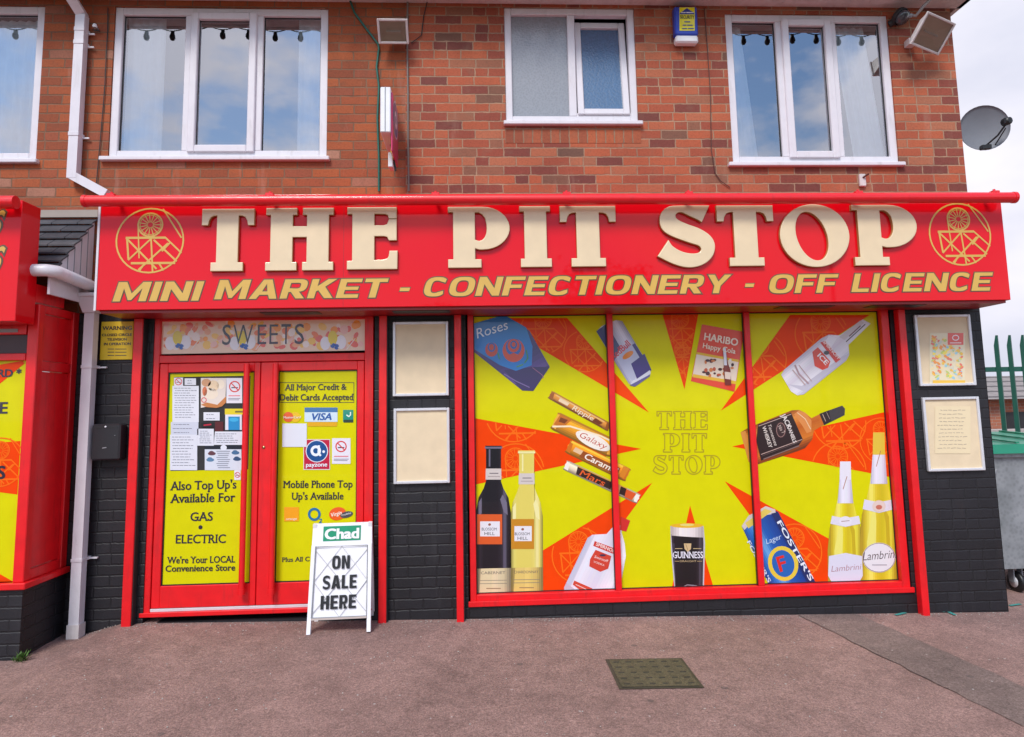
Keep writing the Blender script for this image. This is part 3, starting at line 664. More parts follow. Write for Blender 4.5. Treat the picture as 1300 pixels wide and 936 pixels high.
for ch, xa, xb, yt, yb in (('T', 253.7, 322.6, 264.7, 344.3), ('H', 336, 423.3, 263.5, 343.5), ('E', 440, 504.5, 262.5, 342), ('P', 569, 646.5, 262, 340), ('I', 660.8, 699, 261.3, 339), ('T', 712.6, 781.3, 261, 338.5), ('S', 836.3, 905.5, 260.5, 339.5),
                       ('T', 913.8, 981.3, 260.3, 337.8), ('O', 993.4, 1076.3, 259.5, 338.5), ('P', 1087, 1162.5, 259.5, 337)):
    a = U(xa+.8, yb-.8, FY-.04); b = U(xb-.8, yt+.8, FY-.04); lp = glyph(ch); W_ = max(p[0] for l in lp for p in l); H_ = b.z-a.z
    kx = (b.x-a.x)/W_
    vs, fs = loops_mesh([[(p[0]*kx, p[1]*H_) for p in l] for l in lp], extrude=.010, bevel=.006, res=1)
    mb = MB(); vv = [(a.x+v.x, FY-.017-v.z, a.z+v.y) for v in vs]
    for fc in fs:
        ys_ = [vv[i][1] for i in fc]
        isf = max(ys_) < FY-.031
        mb.add([vv[i] for i in fc], [tuple(range(len(fc)))], LETTER if isf else GOLDEDGE)
    mb.build('letter', sign)
for wd, xa, xb, yb in (('MINI', 143, 259, 383), ('MARKET', 272, 493.5, 380.2), ('-', 504, 519.5, 379), ('CONFECTIONERY', 536, 930, 376.5), ('-', 943, 957, 373.5), ('OFF', 974.5, 1066, 372.5), ('LICENCE', 1080.5, 1262.5, 371)):
    mb = MB(); h = .146; a = U(xa, yb, FY); b = U(xb, yb, FY); sh_ = .28
    wx = (b.x-a.x)-(h*sh_ if wd != '-' else 0)
    if wd == '-':
        for o_, m_, yy in ((.006, OUTL, FY-.0015), (0, GOLD, FY-.003)):
            mb.add([(a.x+.02-o_*1.3, yy, a.z+.055-o_), (b.x-o_+.0, yy, a.z+.055-o_), (b.x+.008+o_*1.3, yy, a.z+.082+o_), (a.x+.028+o_-.004, yy, a.z+.082+o_)], [(0, 1, 2, 3)], m_)
    else:
        block_word(mb, wd, a.x, a.x+wx, a.z, h, FY-.0015, OUTL, sh_, off=.0085, t=.27, hb=.18)
        block_word(mb, wd, a.x, a.x+wx, a.z, h, FY-.0035, GOLD, sh_, off=.0005, t=.27, hb=.18)
    mb.build('lettering', sign)
for px_, py_, r_ in ((190.5, 305.5, 42.5), (1218.5, 297.5, 38.5)):
    c_ = U(px_, py_, FY); mb = MB(); rr_ = (U(px_+r_, py_, FY).x-U(px_-r_, py_, FY).x)/2; draw_emblem(mb, c_.x, c_.z, rr_, FY-.002, GOLD); mb.build('emblem', sign)

tr = empty('sign_trough', (.66, -.5, 3.11), 'long red tubular trough light running above the main shop fascia', 'trough light')
mb = MB(); mb.tube([(-2.905, -.5, 3.125), (4.24, -.5, 3.125)], .042, REDTUBE, 24); mb.build('tube', tr)
for x in (-2.90, 4.228): mb = MB(); mb.tube([(x-.01, -.5, 3.125), (x+.015, -.5, 3.125)], .0455, REDTUBE, 24); mb.build('end_cap', tr)
for px_ in (142, 343, 553, 719, 874, 1089, 1262):
    x = U(px_, 243, -.5).x; mb = MB()
    mb.box(x-.012, x+.012, -.50, -.30, 3.150, 3.170, REDTUBE, bev=.002); mb.box(x-.03, x+.03, -.525, -.475, 3.135, 3.178, REDTUBE, bev=.004)
    mb.tube([(x, -.5, 3.17), (x, -.5, 3.192)], .01, REDTUBE, 8); mb.box(x-.012, x+.012, -.31, -.29, 3.10, 3.17, REDTUBE); mb.build('bracket', tr)

# ================================================================== POSTS
def post(x0, x1, label, zb, y0=-.075):
    mb = MB(); mb.box(x0, x1, y0, -.006, zb, FZ0-.022, RED, bev=.004)
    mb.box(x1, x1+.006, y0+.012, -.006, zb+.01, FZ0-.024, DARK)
    return thing('guide_post', mb, ((x0+x1)/2, y0/2, zb), label, 'post', 'red steel posts beneath the shop fascia')
post(-2.725, -2.655, 'red steel post left of the shop doors beside the black wall box', -.05)
post(-.805, -.745, 'red steel post right of the shop doors behind the newspaper board', -.10)
post(-.205, -.150, 'red steel post close to the left side of the sunburst window', -.105)
post(3.49, 3.548, 'red steel post to the right of the sunburst window', -.175)

# ================================================================== DOORS
DY = .035
dx0, dx1 = (U(192, 470, DY).x+U(180.5, 775, DY).x)/2, -.862
print('DX', dx0)
fr = MB(); z0 = .018; ztop = 2.36
for x0, x1 in ((dx0, dx0+.07), (dx1-.07, dx1)): fr.box(x0, x1, DY-.03, DY+.06, z0, ztop, RED, bev=.004)
zt = U(330, 455, DY).z
fr.box(dx0+.07, dx1-.07, DY-.028, DY+.06, zt-.03, zt+.03, RED, bev=.004)
fr.box(dx0+.07, dx1-.07, DY-.028, DY+.06, ztop-.07, ztop, RED, bev=.004)
fr.box(dx0, dx1, DY-.045, DY+.06, z0-.01, z0+.022, RED, bev=.003)
door = fr.build('entrance', bld)
mb = MB(); mb.box(dx0+.07, dx1-.07, DY-.022, DY+.05, z0+.023, z0+.045, ALU, bev=.002); mb.build('threshold', door)
zd0, zd1 = z0+.048, zt-.034
xm = U(329, 600, DY).x
for i, (x0, x1) in enumerate(((dx0+.075, xm-.003), (xm+.003, dx1-.075))):
    mb = MB(); sl, st = .08, .075
    if i == 0: gx0, gx1 = (U(214.7, 473, DY).x+U(204.7, 741, DY).x)/2, (U(324, 473, DY).x+U(317.8, 740, DY).x)/2
    else: gx0, gx1 = (U(354, 470, DY).x+U(348.6, 740, DY).x)/2, (U(453.5, 470, DY).x+U(453, 740, DY).x)/2
    zb_, zt_ = U(330, 740, DY).z, U(330, 471.5, DY).z
    mb.box(x0, gx0, DY-.02, DY+.03, zd0, zd1, RED, bev=.004); mb.box(gx1, x1, DY-.02, DY+.03, zd0, zd1, RED, bev=.004)
    mb.box(gx0, gx1, DY-.02, DY+.03, zd0, zb_, RED, bev=.004); mb.box(gx0, gx1, DY-.02, DY+.03, zt_, zd1, RED, bev=.004)
    mb.build('door_leaf', door)
    mb = MB(); mb.box(gx0, gx1, DY+.004, DY+.012, zb_, zt_, DARK); ring(mb, gx0, gx1, zb_, zt_, .008, DY-.006, DY+.003, BLACK, bev=0); mb.build('pane', door)
    # film
    if i == 0:
        ya, yb_ = U(270, 478, DY).z, U(270, 597, DY).z; xa, xb = U(219, 540, DY).x, U(316, 540, DY).x
        f = MB(); Yf = DY+.002
        for q in ((gx0, gx1, zb_, yb_), (gx0, gx1, ya, zt_), (gx0, xa, yb_, ya), (xb, gx1, yb_, ya)):
            f.add([(q[0]+.003, Yf, q[2]), (q[1]-.003, Yf, q[2]), (q[1]-.003, Yf, q[3]), (q[0]+.003, Yf, q[3])], [(0, 1, 2, 3)], YEL)
        f.build('yellow_film', door); DL = (gx0, gx1)
    else:
        f = MB(); f.add([(gx0+.003, DY+.002, zb_), (gx1-.003, DY+.002, zb_), (gx1-.003, DY+.002, zt_), (gx0+.003, DY+.002, zt_)], [(0, 1, 2, 3)], YEL); f.build('yellow_film', door)
# text on the doors
tx = MB(); TY = DY-.0005
for s_, a, b, yb, h in (("Also Top Up's", 216, 300, (622.5, 620), 11.5), ("Available For", 216, 298.5, (638.5, 636.5), 11.5), ("GAS", 241.5, 270, (661.5, 661), 11.5), ("ELECTRIC", 223, 286.5, (690, 689.3), 11.5), ("We're Your LOCAL", 212, 298.5, (715.5, 714), 8.8), ("Convenience Store", 210, 298.5, (725.8, 724.3), 8.2)):
    ptext(tx, s_, a, b, yb, h, DY, INK, dy=.0005, bold=.014, serif=True)
c_ = U(254.5, 669.5, DY); tx.add([(c_.x+.016*math.cos(R(a)), TY, c_.z+.016*math.sin(R(a))) for a in range(0, 360, 30)], [tuple(range(12))], INK)
tx.build('lettering', door)
tx = MB()
for s_, a, b, yb, h in (("All Major Credit &", 361.5, 440, (495.6, 494.8), 8), ("Debit Cards Accepted", 355.5, 448.5, (508.5, 507.8), 8.3), ("Mobile Phone Top", 359.5, 447.5, (619.5, 618.8), 9.5), ("Up's Available", 370, 436, (634.5, 634), 9.5), ("Plus All C", 358, 393, (713.5, 712.5), 6.0)):
    ptext(tx, s_, a, b, yb, h, DY, INK, dy=.0005, bold=.014, serif=True)
def prect(mb, x0, y0, x1, y1, Y, m, dy=0.0, ang=0.0):
    mb.add([Vector((0, -dy, 0))+U(*p, Y) for p in ((x0, y1), (x1, y1), (x1, y0), (x0, y0))], [(0, 1, 2, 3)], m)
def pframe(mb, x0, y0, x1, y1, wd, Y, m, dy=0.0):
    for q in ((x0, y0, x1, y0+wd), (x0, y1-wd, x1, y1), (x0, y0+wd, x0+wd, y1-wd), (x1-wd, y0+wd, x1, y1-wd)): prect(mb, *q, Y, m, dy)
def pdisc(mb, x, y, rx, ry, Y, m, dy=0.0, n=24, a0=0, a1=360, tilt=0):
    pts = arc(x, y, rx, ry, a0, a1-(360/n if a1-a0 == 360 else 0), n-1, R(tilt)); mb.add([Vector((0, -dy, 0))+U(px_, py_, Y) for px_, py_ in pts][::-1], [tuple(range(len(pts)))], m)
def ppoly(mb, pts, Y, m, dy=0.0): mb.add([Vector((0, -dy, 0))+U(px_, py_, Y) for px_, py_ in pts], [tuple(range(len(pts)))], m)
def pline(mb, pts, wd, Y, m, dy=0.0, closed=False):
    q = [(lambda p: (p.x, p.z))(U(px_, py_, Y)) for px_, py_ in pts]; stroke(mb, q, wd/157, Y-dy, m, closed)
pframe(tx, 354.8, 485.5, 449.5, 511.3, .6, DY, INK, .0006)
tx.build('lettering', door)
def sticker(fn, name='sticker', par=None):
    mb = MB(); fn(mb); return mb.build(name, par or door)
PW = V(222, 225, 235)
def s1(mb): pdisc(mb, 366, 529.5, 6.5, 6.5, DY, V(226, 92, 40), .001); pdisc(mb, 375, 529.8, 6.5, 6.5, DY, V(232, 190, 20), .0008); ptext(mb, 'MasterCard', 360, 382, 531.5, 3, DY, V(245, 230, 215), dy=.002, bold=.02)
sticker(s1)
def s2(mb):
    prect(mb, 386.7, 517.5, 428.5, 535.7, DY, V(205, 225, 238), .0008); prect(mb, 386.7, 517.5, 428.5, 523.5, DY, V(52, 112, 170), .0012); prect(mb, 391, 536, 428, 541.5, DY, V(226, 170, 10), .0008)
    ptext(mb, 'VISA', 394, 421, 533.6, 9, DY, V(40, 90, 165), dy=.002, bold=.03, shear=.25)
sticker(s2)
def s3(mb): prect(mb, 435.5, 520.5, 448.5, 535.8, DY, V(10, 140, 120), .0008); prect(mb, 436.3, 533, 448.5, 536.5, DY, V(40, 60, 50), .0012); pline(mb, [(440, 527), (443, 529), (445, 527), (445, 523.5)], 1.5, DY, V(225, 240, 230), .002)
sticker(s3)
def s4(mb):
    prect(mb, 385.3, 557.8, 419, 596.5, DY, V(235, 225, 225), .0008); prect(mb, 386, 558.5, 418.3, 595.6, DY, V(190, 18, 60), .0014)
    pdisc(mb, 402.3, 573, 14.2, 14.2, DY, V(230, 235, 245), .002); pdisc(mb, 402.3, 573, 13.2, 13.2, DY, V(12, 75, 140), .0026)
    W2 = V(235, 240, 250)
    pline(mb, [(392+9+5*math.cos(R(a)), 572.5+5.2*math.sin(R(a))) for a in range(-50, 311, 15)], 3.2, DY, W2, .0033); pline(mb, [(405, 566), (404.5, 575), (407, 578.5)], 2.6, DY, W2, .0034); pdisc(mb, 411, 573.5, 1.7, 1.7, DY, W2, .0035)
    ptext(mb, 'payzone', 388.5, 415.5, 592.8, 5.6, DY, W2, dy=.003, bold=.02)
sticker(s4)
REDI = V(215, 50, 55)
def nosmoke(x0, y0, x1, y1, cx, cy, r_):
    def f(mb):
        prect(mb, x0, y0, x1, y1, DY, V(228, 226, 236), .0008)
        pline(mb, [(cx+r_*math.cos(R(a)), cy+r_*math.sin(R(a))) for a in range(0, 361, 20)], r_*.22, DY, REDI, .0014); pline(mb, [(cx-r_*.7, cy-r_*.7), (cx+r_*.7, cy+r_*.7)], r_*.2, DY, REDI, .0016)
        pline(mb, [(cx-r_*.6, cy+r_*.2), (cx+r_*.6, cy+r_*.2)], r_*.2, DY, V(60, 60, 80), .0012)
        if y1-y0 > 20:
            pline(mb, [(x0+3, y1-9.5), (x1-3, y1-9.5)], 1.3, DY, V(225, 130, 140), .0014); pline(mb, [(x0+2.5, y1-6), (x1-2.5, y1-6)], .8, DY, V(130, 130, 150), .0014); pline(mb, [(x0+2.5, y1-4.2), (x1-4, y1-4.2)], .8, DY, V(130, 130, 150), .0014)
    return f
sticker(nosmoke(421.5, 556.5, 445, 589, 433, 567, 6.5))
def paper(x0, y0, x1, y1, lines=6, sk=0, col=None, seedv=1):
    def f(mb):
        rnd = random.Random(seedv); ppoly(mb, [(x0, y1), (x1+sk, y1), (x1, y0), (x0+sk, y0)], DY, col or PW, .0010+seedv*.0004)
        for i in range(lines):
            y = y0+3+(y1-y0-5)*i/max(1, lines-1)*.9; a = x0+2+rnd.random()*2; b = x1-2-rnd.random()*(x1-x0)*.3
            x = a
            while x < b:
                l = rnd.uniform(1.5, 5); pline(mb, [(x, y), (min(x+l, b), y)], .7, DY, V(120, 122, 140), .0014+seedv*.0004); x += l+1.1
    return f
sticker(paper(358.5, 537.8, 389.5, 567.5, 0, seedv=3), 'paper_notice')
def s5(mb): prect(mb, 360.8, 644, 379.5, 662, DY, V(240, 160, 10), .0008); ptext(mb, 'orange', 363, 377, 660.2, 2.8, DY, V(250, 230, 200), dy=.0016, bold=.02)
sticker(s5)
def s6(mb):
    pline(mb, [(399+6.6*math.cos(R(a)), 653+6.8*math.sin(R(a))) for a in range(0, 361, 15)], 2.9, DY, V(20, 110, 160), .001); pline(mb, [(405.3, 659.5), (408, 659), (408, 661), (405.3, 663.8), (408.5, 663.8)], 1.1, DY, V(20, 110, 160), .001)
sticker(s6)
def s7(mb):
    pdisc(mb, 428.5, 652.3, 11, 8.2, DY, V(232, 92, 30), .001, tilt=-14); pdisc(mb, 440, 653.5, 8.3, 4.0, DY, V(70, 72, 82), .0014, tilt=-14)
    ptext(mb, 'Virgin', 420, 434, (656.5, 653), 5, DY, V(250, 235, 225), dy=.002, bold=.02, shear=.2); ptext(mb, 'mobile', 434, 446, (655.3, 652.3), 2.6, DY, V(230, 230, 235), dy=.0024)
sticker(s7)
# papers in the dark part of the left leaf
sticker(nosmoke(221, 479.5, 232.5, 490, 226.7, 484.6, 4.2))
sticker(paper(234.5, 480.5, 249, 489, 2, seedv=2), 'paper_notice')
sticker(paper(219, 490, 252.5, 536, 13, seedv=1), 'paper_notice')
sticker(paper(217, 536, 252, 552.5, 3, col=V(205, 210, 225), seedv=2), 'paper_notice')
sticker(paper(216, 552, 250.5, 597, 11, seedv=3), 'paper_notice')
def s8(mb):
    ppoly(mb, [(255, 518), (286, 512), (287.5, 480), (255, 480)], DY, V(226, 214, 205), .001)
    ppoly(mb, [(255, 514), (262, 517), (275, 518), (282, 516), (287, 511), (287.3, 503), (276, 514), (262, 511)], DY, V(196, 120, 60), .0016)
    for (x, y, a, b, c_) in ((262, 486, 6, 5, V(205, 150, 110)), (271, 490, 7, 7, V(232, 205, 170)), (268, 500, 9, 7, V(236, 220, 200)), (260, 497, 3, 6, V(212, 110, 70)), (280, 488, 5, 6, V(240, 226, 205))): pdisc(mb, x, y, a, b, DY, c_, .0014)
    pline(mb, [(259+3*math.cos(R(a)), 508+3*math.sin(R(a))) for a in range(0, 361, 30)], .9, DY, REDI, .002)
sticker(s8, 'poster')
sticker(nosmoke(287.5, 480, 307.5, 512, 298, 491, 6.5))
sticker(paper(258.5, 523.5, 279, 534, 2, seedv=2), 'paper_notice')
def s9(mb):
    prect(mb, 285.5, 519, 316, 526.5, DY, V(226, 205, 10), .001); prect(mb, 286, 526.5, 307, 546, DY, V(225, 225, 235), .001); prect(mb, 290, 529, 304.5, 546, DY, V(30, 140, 200), .0016); pdisc(mb, 297, 533, 6, 2.5, DY, V(60, 175, 225), .002)
    pline(mb, [(299, 522.8), (314, 522.8)], 2.2, DY, V(120, 110, 30), .0016)
sticker(s9, 'poster')
mb_ = lambda mb: (prect(mb, 256, 537, 275, 542.5, DY, V(20, 15, 25), .001), pline(mb, [(259, 540), (268, 539)], 1.8, DY, V(190, 30, 60), .0016), prect(mb, 273, 535.5, 283.5, 548, DY, V(90, 22, 34), .0012))
sticker(mb_, 'poster')
sticker(paper(250.5, 544.5, 271.5, 566, 7, seedv=2), 'paper_notice')
sticker(paper(271.5, 548, 308, 565, 5, sk=1.5, seedv=3), 'paper_notice')
def s10(mb):
    prect(mb, 260, 566, 306.5, 597, DY, V(214, 220, 232), .001); prect(mb, 260, 566, 306.5, 570.5, DY, V(25, 30, 45), .0016); pdisc(mb, 284, 568.5, 4, 3.5, DY, V(225, 230, 240), .002)
    for x, y, c_ in ((269, 576, V(100, 60, 70)), (299, 575, V(70, 110, 150)), (267, 584, V(90, 130, 165)), (301, 583, V(50, 80, 120))): pdisc(mb, x, y, 5, 2.3, DY, c_, .0016); pdisc(mb, x-.5, y-1.8, 3, 1.6, DY, c_, .0018)
    for i in range(9): pline(mb, [(275+(i % 3), 573+i*2.6), (292-(i % 4), 573+i*2.6)], .8, DY, V(130, 135, 155), .0018)
sticker(s10, 'poster')
sticker(nosmoke(297.5, 597, 305.5, 609.5, 301.5, 603, 3.2))
# transom film with SWEETS
def s11(mb):
    rnd = random.Random(4); x0, x1, yt, yb = 204.5, 464.5, 405, 448.3
    ppoly(mb, [(x0, 449.8), (x1, 445), (x1, 398), (x0, 402)], DY, V(240, 206, 180), .0)
    cl = [V(240, 170, 130), V(236, 120, 70), V(246, 196, 90), V(244, 226, 220), V(232, 100, 90), V(246, 150, 30), V(240, 190, 180)]
    for i in range(150):
        x = rnd.uniform(x0+6, x1-6); y = rnd.uniform(410, 443-(x-x0)*.012); rx = rnd.uniform(2, 6); ry = rnd.uniform(2, 6)
        pdisc(mb, x, y, rx, min(ry, 444.5-y+1), DY, rnd.choice(cl), .0004+i*.00001, n=9, tilt=rnd.uniform(0, 90))
    for c0 in (227, 309, 424):
        pdisc(mb, c0-11, 436, 6.3, 8.6, DY, V(236, 232, 240), .0024); pdisc(mb, c0+9, 434.5, 6.5, 8.8, DY, V(236, 232, 240), .0024); pdisc(mb, c0-1.5, 429, 6, 9, DY, V(230, 205, 40), .0026)
        for dx, dy_ in ((-2, 440), (3, 442), (0, 438), (4, 439)): pdisc(mb, c0+dx, dy_, 2.6, 1.9, DY, V(40, 90, 180), .0029, tilt=30)
        pline(mb, [(c0+16, 444), (c0+27, 430)], .9, DY, V(240, 230, 230), .003)
    for ch, xa, xb in (('S', 282, 293), ('W', 296, 321), ('E', 327, 338), ('E', 342, 353), ('T', 357, 369), ('S', 374, 386)):
        ptext(mb, ch, xa, xb, 438-(xa-282)*.012, 27, DY, V(62, 42, 66), dy=.0033, bold=-.008 if ch in 'EW' else .0, serif=False)
sticker(s11, 'transom_film')
for xa, xb, xc, xd in ((309.5, 317, 302.5, 310.5), (345.8, 353, 341.5, 348.8)):
    t0 = U((xa+xb)/2, 462, DY-.07); b0 = U((xc+xd)/2, 754, DY-.07); x = (t0.x+b0.x)/2
    mb = MB(); mb.tube([(x, DY-.07, b0.z), (x, DY-.07, t0.z)], .0225, RED, 14)
    for z in (b0.z+.06, t0.z-.06): mb.tube([(x, DY-.07, z), (x, DY-.018, z)], .015, RED, 10)
    mb.tube([(x, DY-.07, b0.z-.005), (x, DY-.07, b0.z+.035)], .026, RED, 14)
    mb.build('handle', door)
mb = MB(); c_ = U(334.8, 568, DY-.02); mb.lathe(c_, [(.012, 0), (.012, .004), (.004, .006), (.001, .006)], flat((.5, .4, .2), .3, metal=1, vary=0), 12, (0, -1, 0)); mb.build('lock', door)

# ================================================================== DISPLAY WINDOW
WY = .035
wx0, wx1, wz0, wz1 = -.100, 3.452, .022, 2.36
f = MB(); fb = U(700, 751.5, WY).z
f.box(wx0, wx0+.048, WY-.035, WY+.08, wz0, wz1, RED, bev=.004); f.box(wx1-.065, wx1, WY-.035, WY+.08, wz0, wz1, RED, bev=.004)
f.box(wx0+.048, wx1-.065, WY-.035, WY+.08, wz0, fb, RED, bev=.004); f.box(wx0+.048, wx1-.065, WY-.035, WY+.08, wz1-.05, wz1, RED, bev=.004)
f.box(wx0-.015, wx1+.018, WY-.06, WY-.037, wz0-.012, wz0+.028, RED, bev=.003)
disp = f.build('display_window', bld)
mul_ = []
for xa, xb in ((774.5, 786), (950.5, 966)):
    x = (U(xa, 580, WY-.03).x+U(xb, 580, WY-.03).x)/2
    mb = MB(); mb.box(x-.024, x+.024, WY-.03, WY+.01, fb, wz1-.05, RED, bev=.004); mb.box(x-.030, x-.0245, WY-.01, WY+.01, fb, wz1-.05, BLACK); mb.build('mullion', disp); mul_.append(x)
ed = [wx0+.048, mul_[0], mul_[1], wx1-.065]
for i in range(3):
    mb = MB(); a, b = ed[i]+(.026 if i else 0), ed[i+1]-(.026 if i < 2 else 0)
    mb.box(a, b, WY+.03, WY+.036, fb, wz1-.05, DARK); mb.build('pane', disp)
PY = WY+.022
fx0, fx1, fz0, fz1 = ed[0]+.002, ed[3]-.002, fb+.002, wz1-.052
mb = MB(); mb.add([(fx0, PY, fz0), (fx1, PY, fz0), (fx1, PY, fz1), (fx0, PY, fz1)], [(0, 1, 2, 3)], YEL)
ring(mb, fx0-.002, fx1+.002, fz0-.002, fz1, .007, PY-.008, PY+.002, BLACK, bev=0)
rays = [[(824, 524), (720, 404), (620, 404)], [(814, 570), (600, 530.5), (600, 616)], [(828, 613), (600, 754), (725, 754)], [(876, 642), (852, 750), (907, 750)], [(920, 611), (1148, 737), (1148, 760), (1030, 760)],
        [(929.4, 567), (1142, 519), (1142, 608)], [(915, 521.6), (1003, 400), (1104, 400)], [(868.9, 494.6), (840, 396), (887, 396)]]
def clip_rect(poly):
    def cl(pts, ax, v, keep_gt):
        o = []
        for i in range(len(pts)):
            a, b = pts[i-1], pts[i]; ia = (a[ax] > v) == keep_gt; ib = (b[ax] > v) == keep_gt
            if ia != ib: t = (v-a[ax])/(b[ax]-a[ax]); o.append(tuple(a[k]+(b[k]-a[k])*t for k in (0, 1)))
            if ib: o.append(b)
        return o
    for ax, v, kg in ((0, fx0, True), (0, fx1, False), (1, fz0, True), (1, fz1, False)):
        poly = cl(poly, ax, v, kg)
        if not poly: return poly
    return poly
wr = []
for r_ in rays:
    q = clip_rect([(lambda p: (p.x, p.z))(U(*p_, PY)) for p_ in r_]); wr.append(q)
    mb.add([(x, PY-.0008, z) for x, z in q], [tuple(range(len(q)))], ORA)
for ri, px_, py_, r__ in ((0, 742, 446, 27), (0, 690, 420, 30), (1, 652, 525, 36), (1, 655, 600, 36), (2, 735, 705, 34), (2, 640, 740, 34), (7, 864, 420, 32), (7, 866, 456, 26), (6, 965, 455, 35), (6, 1043, 425, 36), (5, 1065, 535, 36), (5, 1065, 597, 36), (5, 1120, 560, 30), (4, 1010, 700, 34)):
    c_ = U(px_, py_, PY); draw_emblem(mb, c_.x, c_.z, r__/157, PY-.0014, ORA2, inside(wr[ri]), k=.9)
mb.build('sunburst_film', disp)

CL = (fx0, fx1, fz0, fz1)
class Pic:
    """flat printed picture on the film; shapes given where the photo shows them"""
    def __init__(s, name): s.mb = MB(); s.n = name; s.d = .002
    def P(s, pts, c):
        q = clip_rect([(lambda p: (p.x, p.z))(U(*p_, PY)) for p_ in pts])
        if len(q) > 2:
            s.d += .00018; s.mb.add([(x, PY-s.d, z) for x, z in q], [tuple(range(len(q)))], V(*c) if isinstance(c, tuple) else c)
        return s
    def G(s, pts, ang, stops, n=16):
        """area printed in n bands of changing tone across the direction ang"""
        a = R(ang); dx, dy = math.cos(a), math.sin(a); pr = [x*dx+y*dy for x, y in pts]; lo, hi = min(pr), max(pr)
        def cut(poly, v, gt):
            o = []
            for i in range(len(poly)):
                A, B = poly[i-1], poly[i]; fa, fb = A[0]*dx+A[1]*dy, B[0]*dx+B[1]*dy
                if ((fa > v) == gt) != ((fb > v) == gt): t = (v-fa)/(fb-fa); o.append((A[0]+(B[0]-A[0])*t, A[1]+(B[1]-A[1])*t))
                if (fb > v) == gt: o.append(B)
            return o
        d0 = s.d
        for i in range(n):
            q = cut(cut(pts, lo+(hi-lo)*i/n, True), lo+(hi-lo)*(i+1)/n, False); t = (i+.5)/n
            for (t0, c0), (t1, c1) in zip(stops[:-1], stops[1:]):
                if t0 <= t <= t1: u = (t-t0)/(t1-t0); c = tuple(int(round((c0[k]+(c1[k]-c0[k])*u)/4)*4) for k in range(3)); break
            if len(q) > 2: s.d = d0; s.P(q, tuple(min(255, x) for x in c))
        return s
    def D(s, x, y, rx, ry, c, tilt=0, a0=0, a1=360): return s.P(arc(x, y, rx, ry, a0, a1-(15 if a1-a0 == 360 else 0), 23, R(tilt)), c)
    def L(s, pts, wd, c, closed=False): s.d += .00018; pline(s.mb, pts, wd, PY, V(*c), s.d, closed); return s
    def T(s, t_, x0, y0, x1, y1, h, c, **kw):
        s.d += .00018; ptext(s.mb, t_, x0, x1, (y0, y1), h, PY, V(*c), dy=s.d, **kw); return s
    def end(s): return s.mb.build(s.n, disp)
    def rot(s, cx, cy, ang):
        a = R(ang); return lambda x, y: (cx+x*math.cos(a)-y*math.sin(a), cy+x*math.sin(a)+y*math.cos(a))

# title in the centre, outlined
p = Pic('printed_title'); ya = V(170, 148, 20); yb2 = V(214, 205, 40)
def outline_word(wd, xa, xb, yt, yb):
    ws = {c_: max(q[0] for l in glyph(c_) for q in l) for c_ in wd}; gap = .12; tot = sum(ws[c_] for c_ in wd)+gap*(len(wd)-1); kx = (xb-xa)/tot; x = xa
    for c_ in wd:
        for l in glyph(c_):
            pts = [(x+q[0]*kx, yb-q[1]*(yb-yt)) for q in l]
            p.d = .0012; pline(p.mb, pts, 1.25, PY, ya, p.d, True)
        x += (ws[c_]+gap)*kx
outline_word('THE', 834, 898, 522.5, 545.5); outline_word('PIT', 842, 897, 550.5, 574); outline_word('STOP', 829, 914, 578.5, 602)
p.end()
# chocolate box
p = Pic('chocolate_box_picture')
p.G([(598, 412), (640, 400), (672, 420), (698, 466), (677, 496.5), (663, 496), (598, 444)], 60, [(0, (70, 50, 130)), (.6, (56, 34, 104)), (.8, (90, 66, 140)), (.9, (50, 30, 92)), (1, (30, 18, 64))], 18)
p.P([(677, 466), (698, 466), (677, 496.5), (663, 496), (640, 470)], (44, 28, 92)).L([(676, 467), (688, 476), (690, 480)], .8, (150, 90, 130))
p.P([(598, 412), (640, 400), (668, 416), (676, 440), (675, 464), (655, 471), (635, 464), (598, 441)], (20, 118, 196))
p.D(652, 445, 14, 15, (205, 70, 48)).D(652, 441, 10, 11, (24, 96, 180)).D(652, 439, 7.5, 8.5, (206, 66, 44)).D(652, 438, 4.5, 5.5, (30, 90, 170)).D(652, 437.5, 2.4, 3, (206, 66, 44)).P([(645, 451), (652, 448), (659, 451), (655, 458), (648, 458)], (205, 70, 48))
p.D(624, 444, 8, 9, (190, 62, 50)).D(624, 441, 5, 6, (30, 90, 170)).D(624, 441, 3, 4, (190, 62, 50))
p.L([(668, 445), (670, 455), (666, 461)], 1.6, (60, 140, 80)).L([(656, 466), (664, 463)], 1.4, (80, 150, 60)).L([(632, 448), (634, 456)], 1.4, (70, 150, 80))
p.T('Roses', 606, 430, 645, 418, 13, (215, 230, 245), bold=0, shear=.2).L([(640, 475), (655, 484), (672, 492)], 1.2, (120, 100, 160)); p.end()
# bars
def bar(nm, cx, cy, ln, ht, ang, body, ends, paint):
    p = Pic(nm); Q = p.rot(cx, cy, ang); h = ht/2; l = ln/2
    jag = lambda sx: [(sx*l, -h*.9), (sx*(l-1.5), -h*.5), (sx*l, -h*.1), (sx*(l-1.5), h*.4), (sx*l, h*.9)]
    p.G([Q(*q) for q in [(-l+4, -h)]+[(l-4, -h)]+jag(1)+[(l-4, h), (-l+4, h)]+jag(-1)[::-1]], ang+90, [(0, tuple(int(v*.7) for v in body)), (.25, tuple(min(255, int(v*1.2)) for v in body)), (.6, body), (1, tuple(int(v*.55) for v in body))], 10)
    p.P([Q(-l+1, -h*.7), Q(-l+5, -h*.8), Q(-l+7, h*.8), Q(-l+1, h*.7)], ends).P([Q(l-7, -h*.8), Q(l-1, -h*.7), Q(l-1, h*.7), Q(l-5, h*.8)], ends)
    paint(p, Q); p.end()
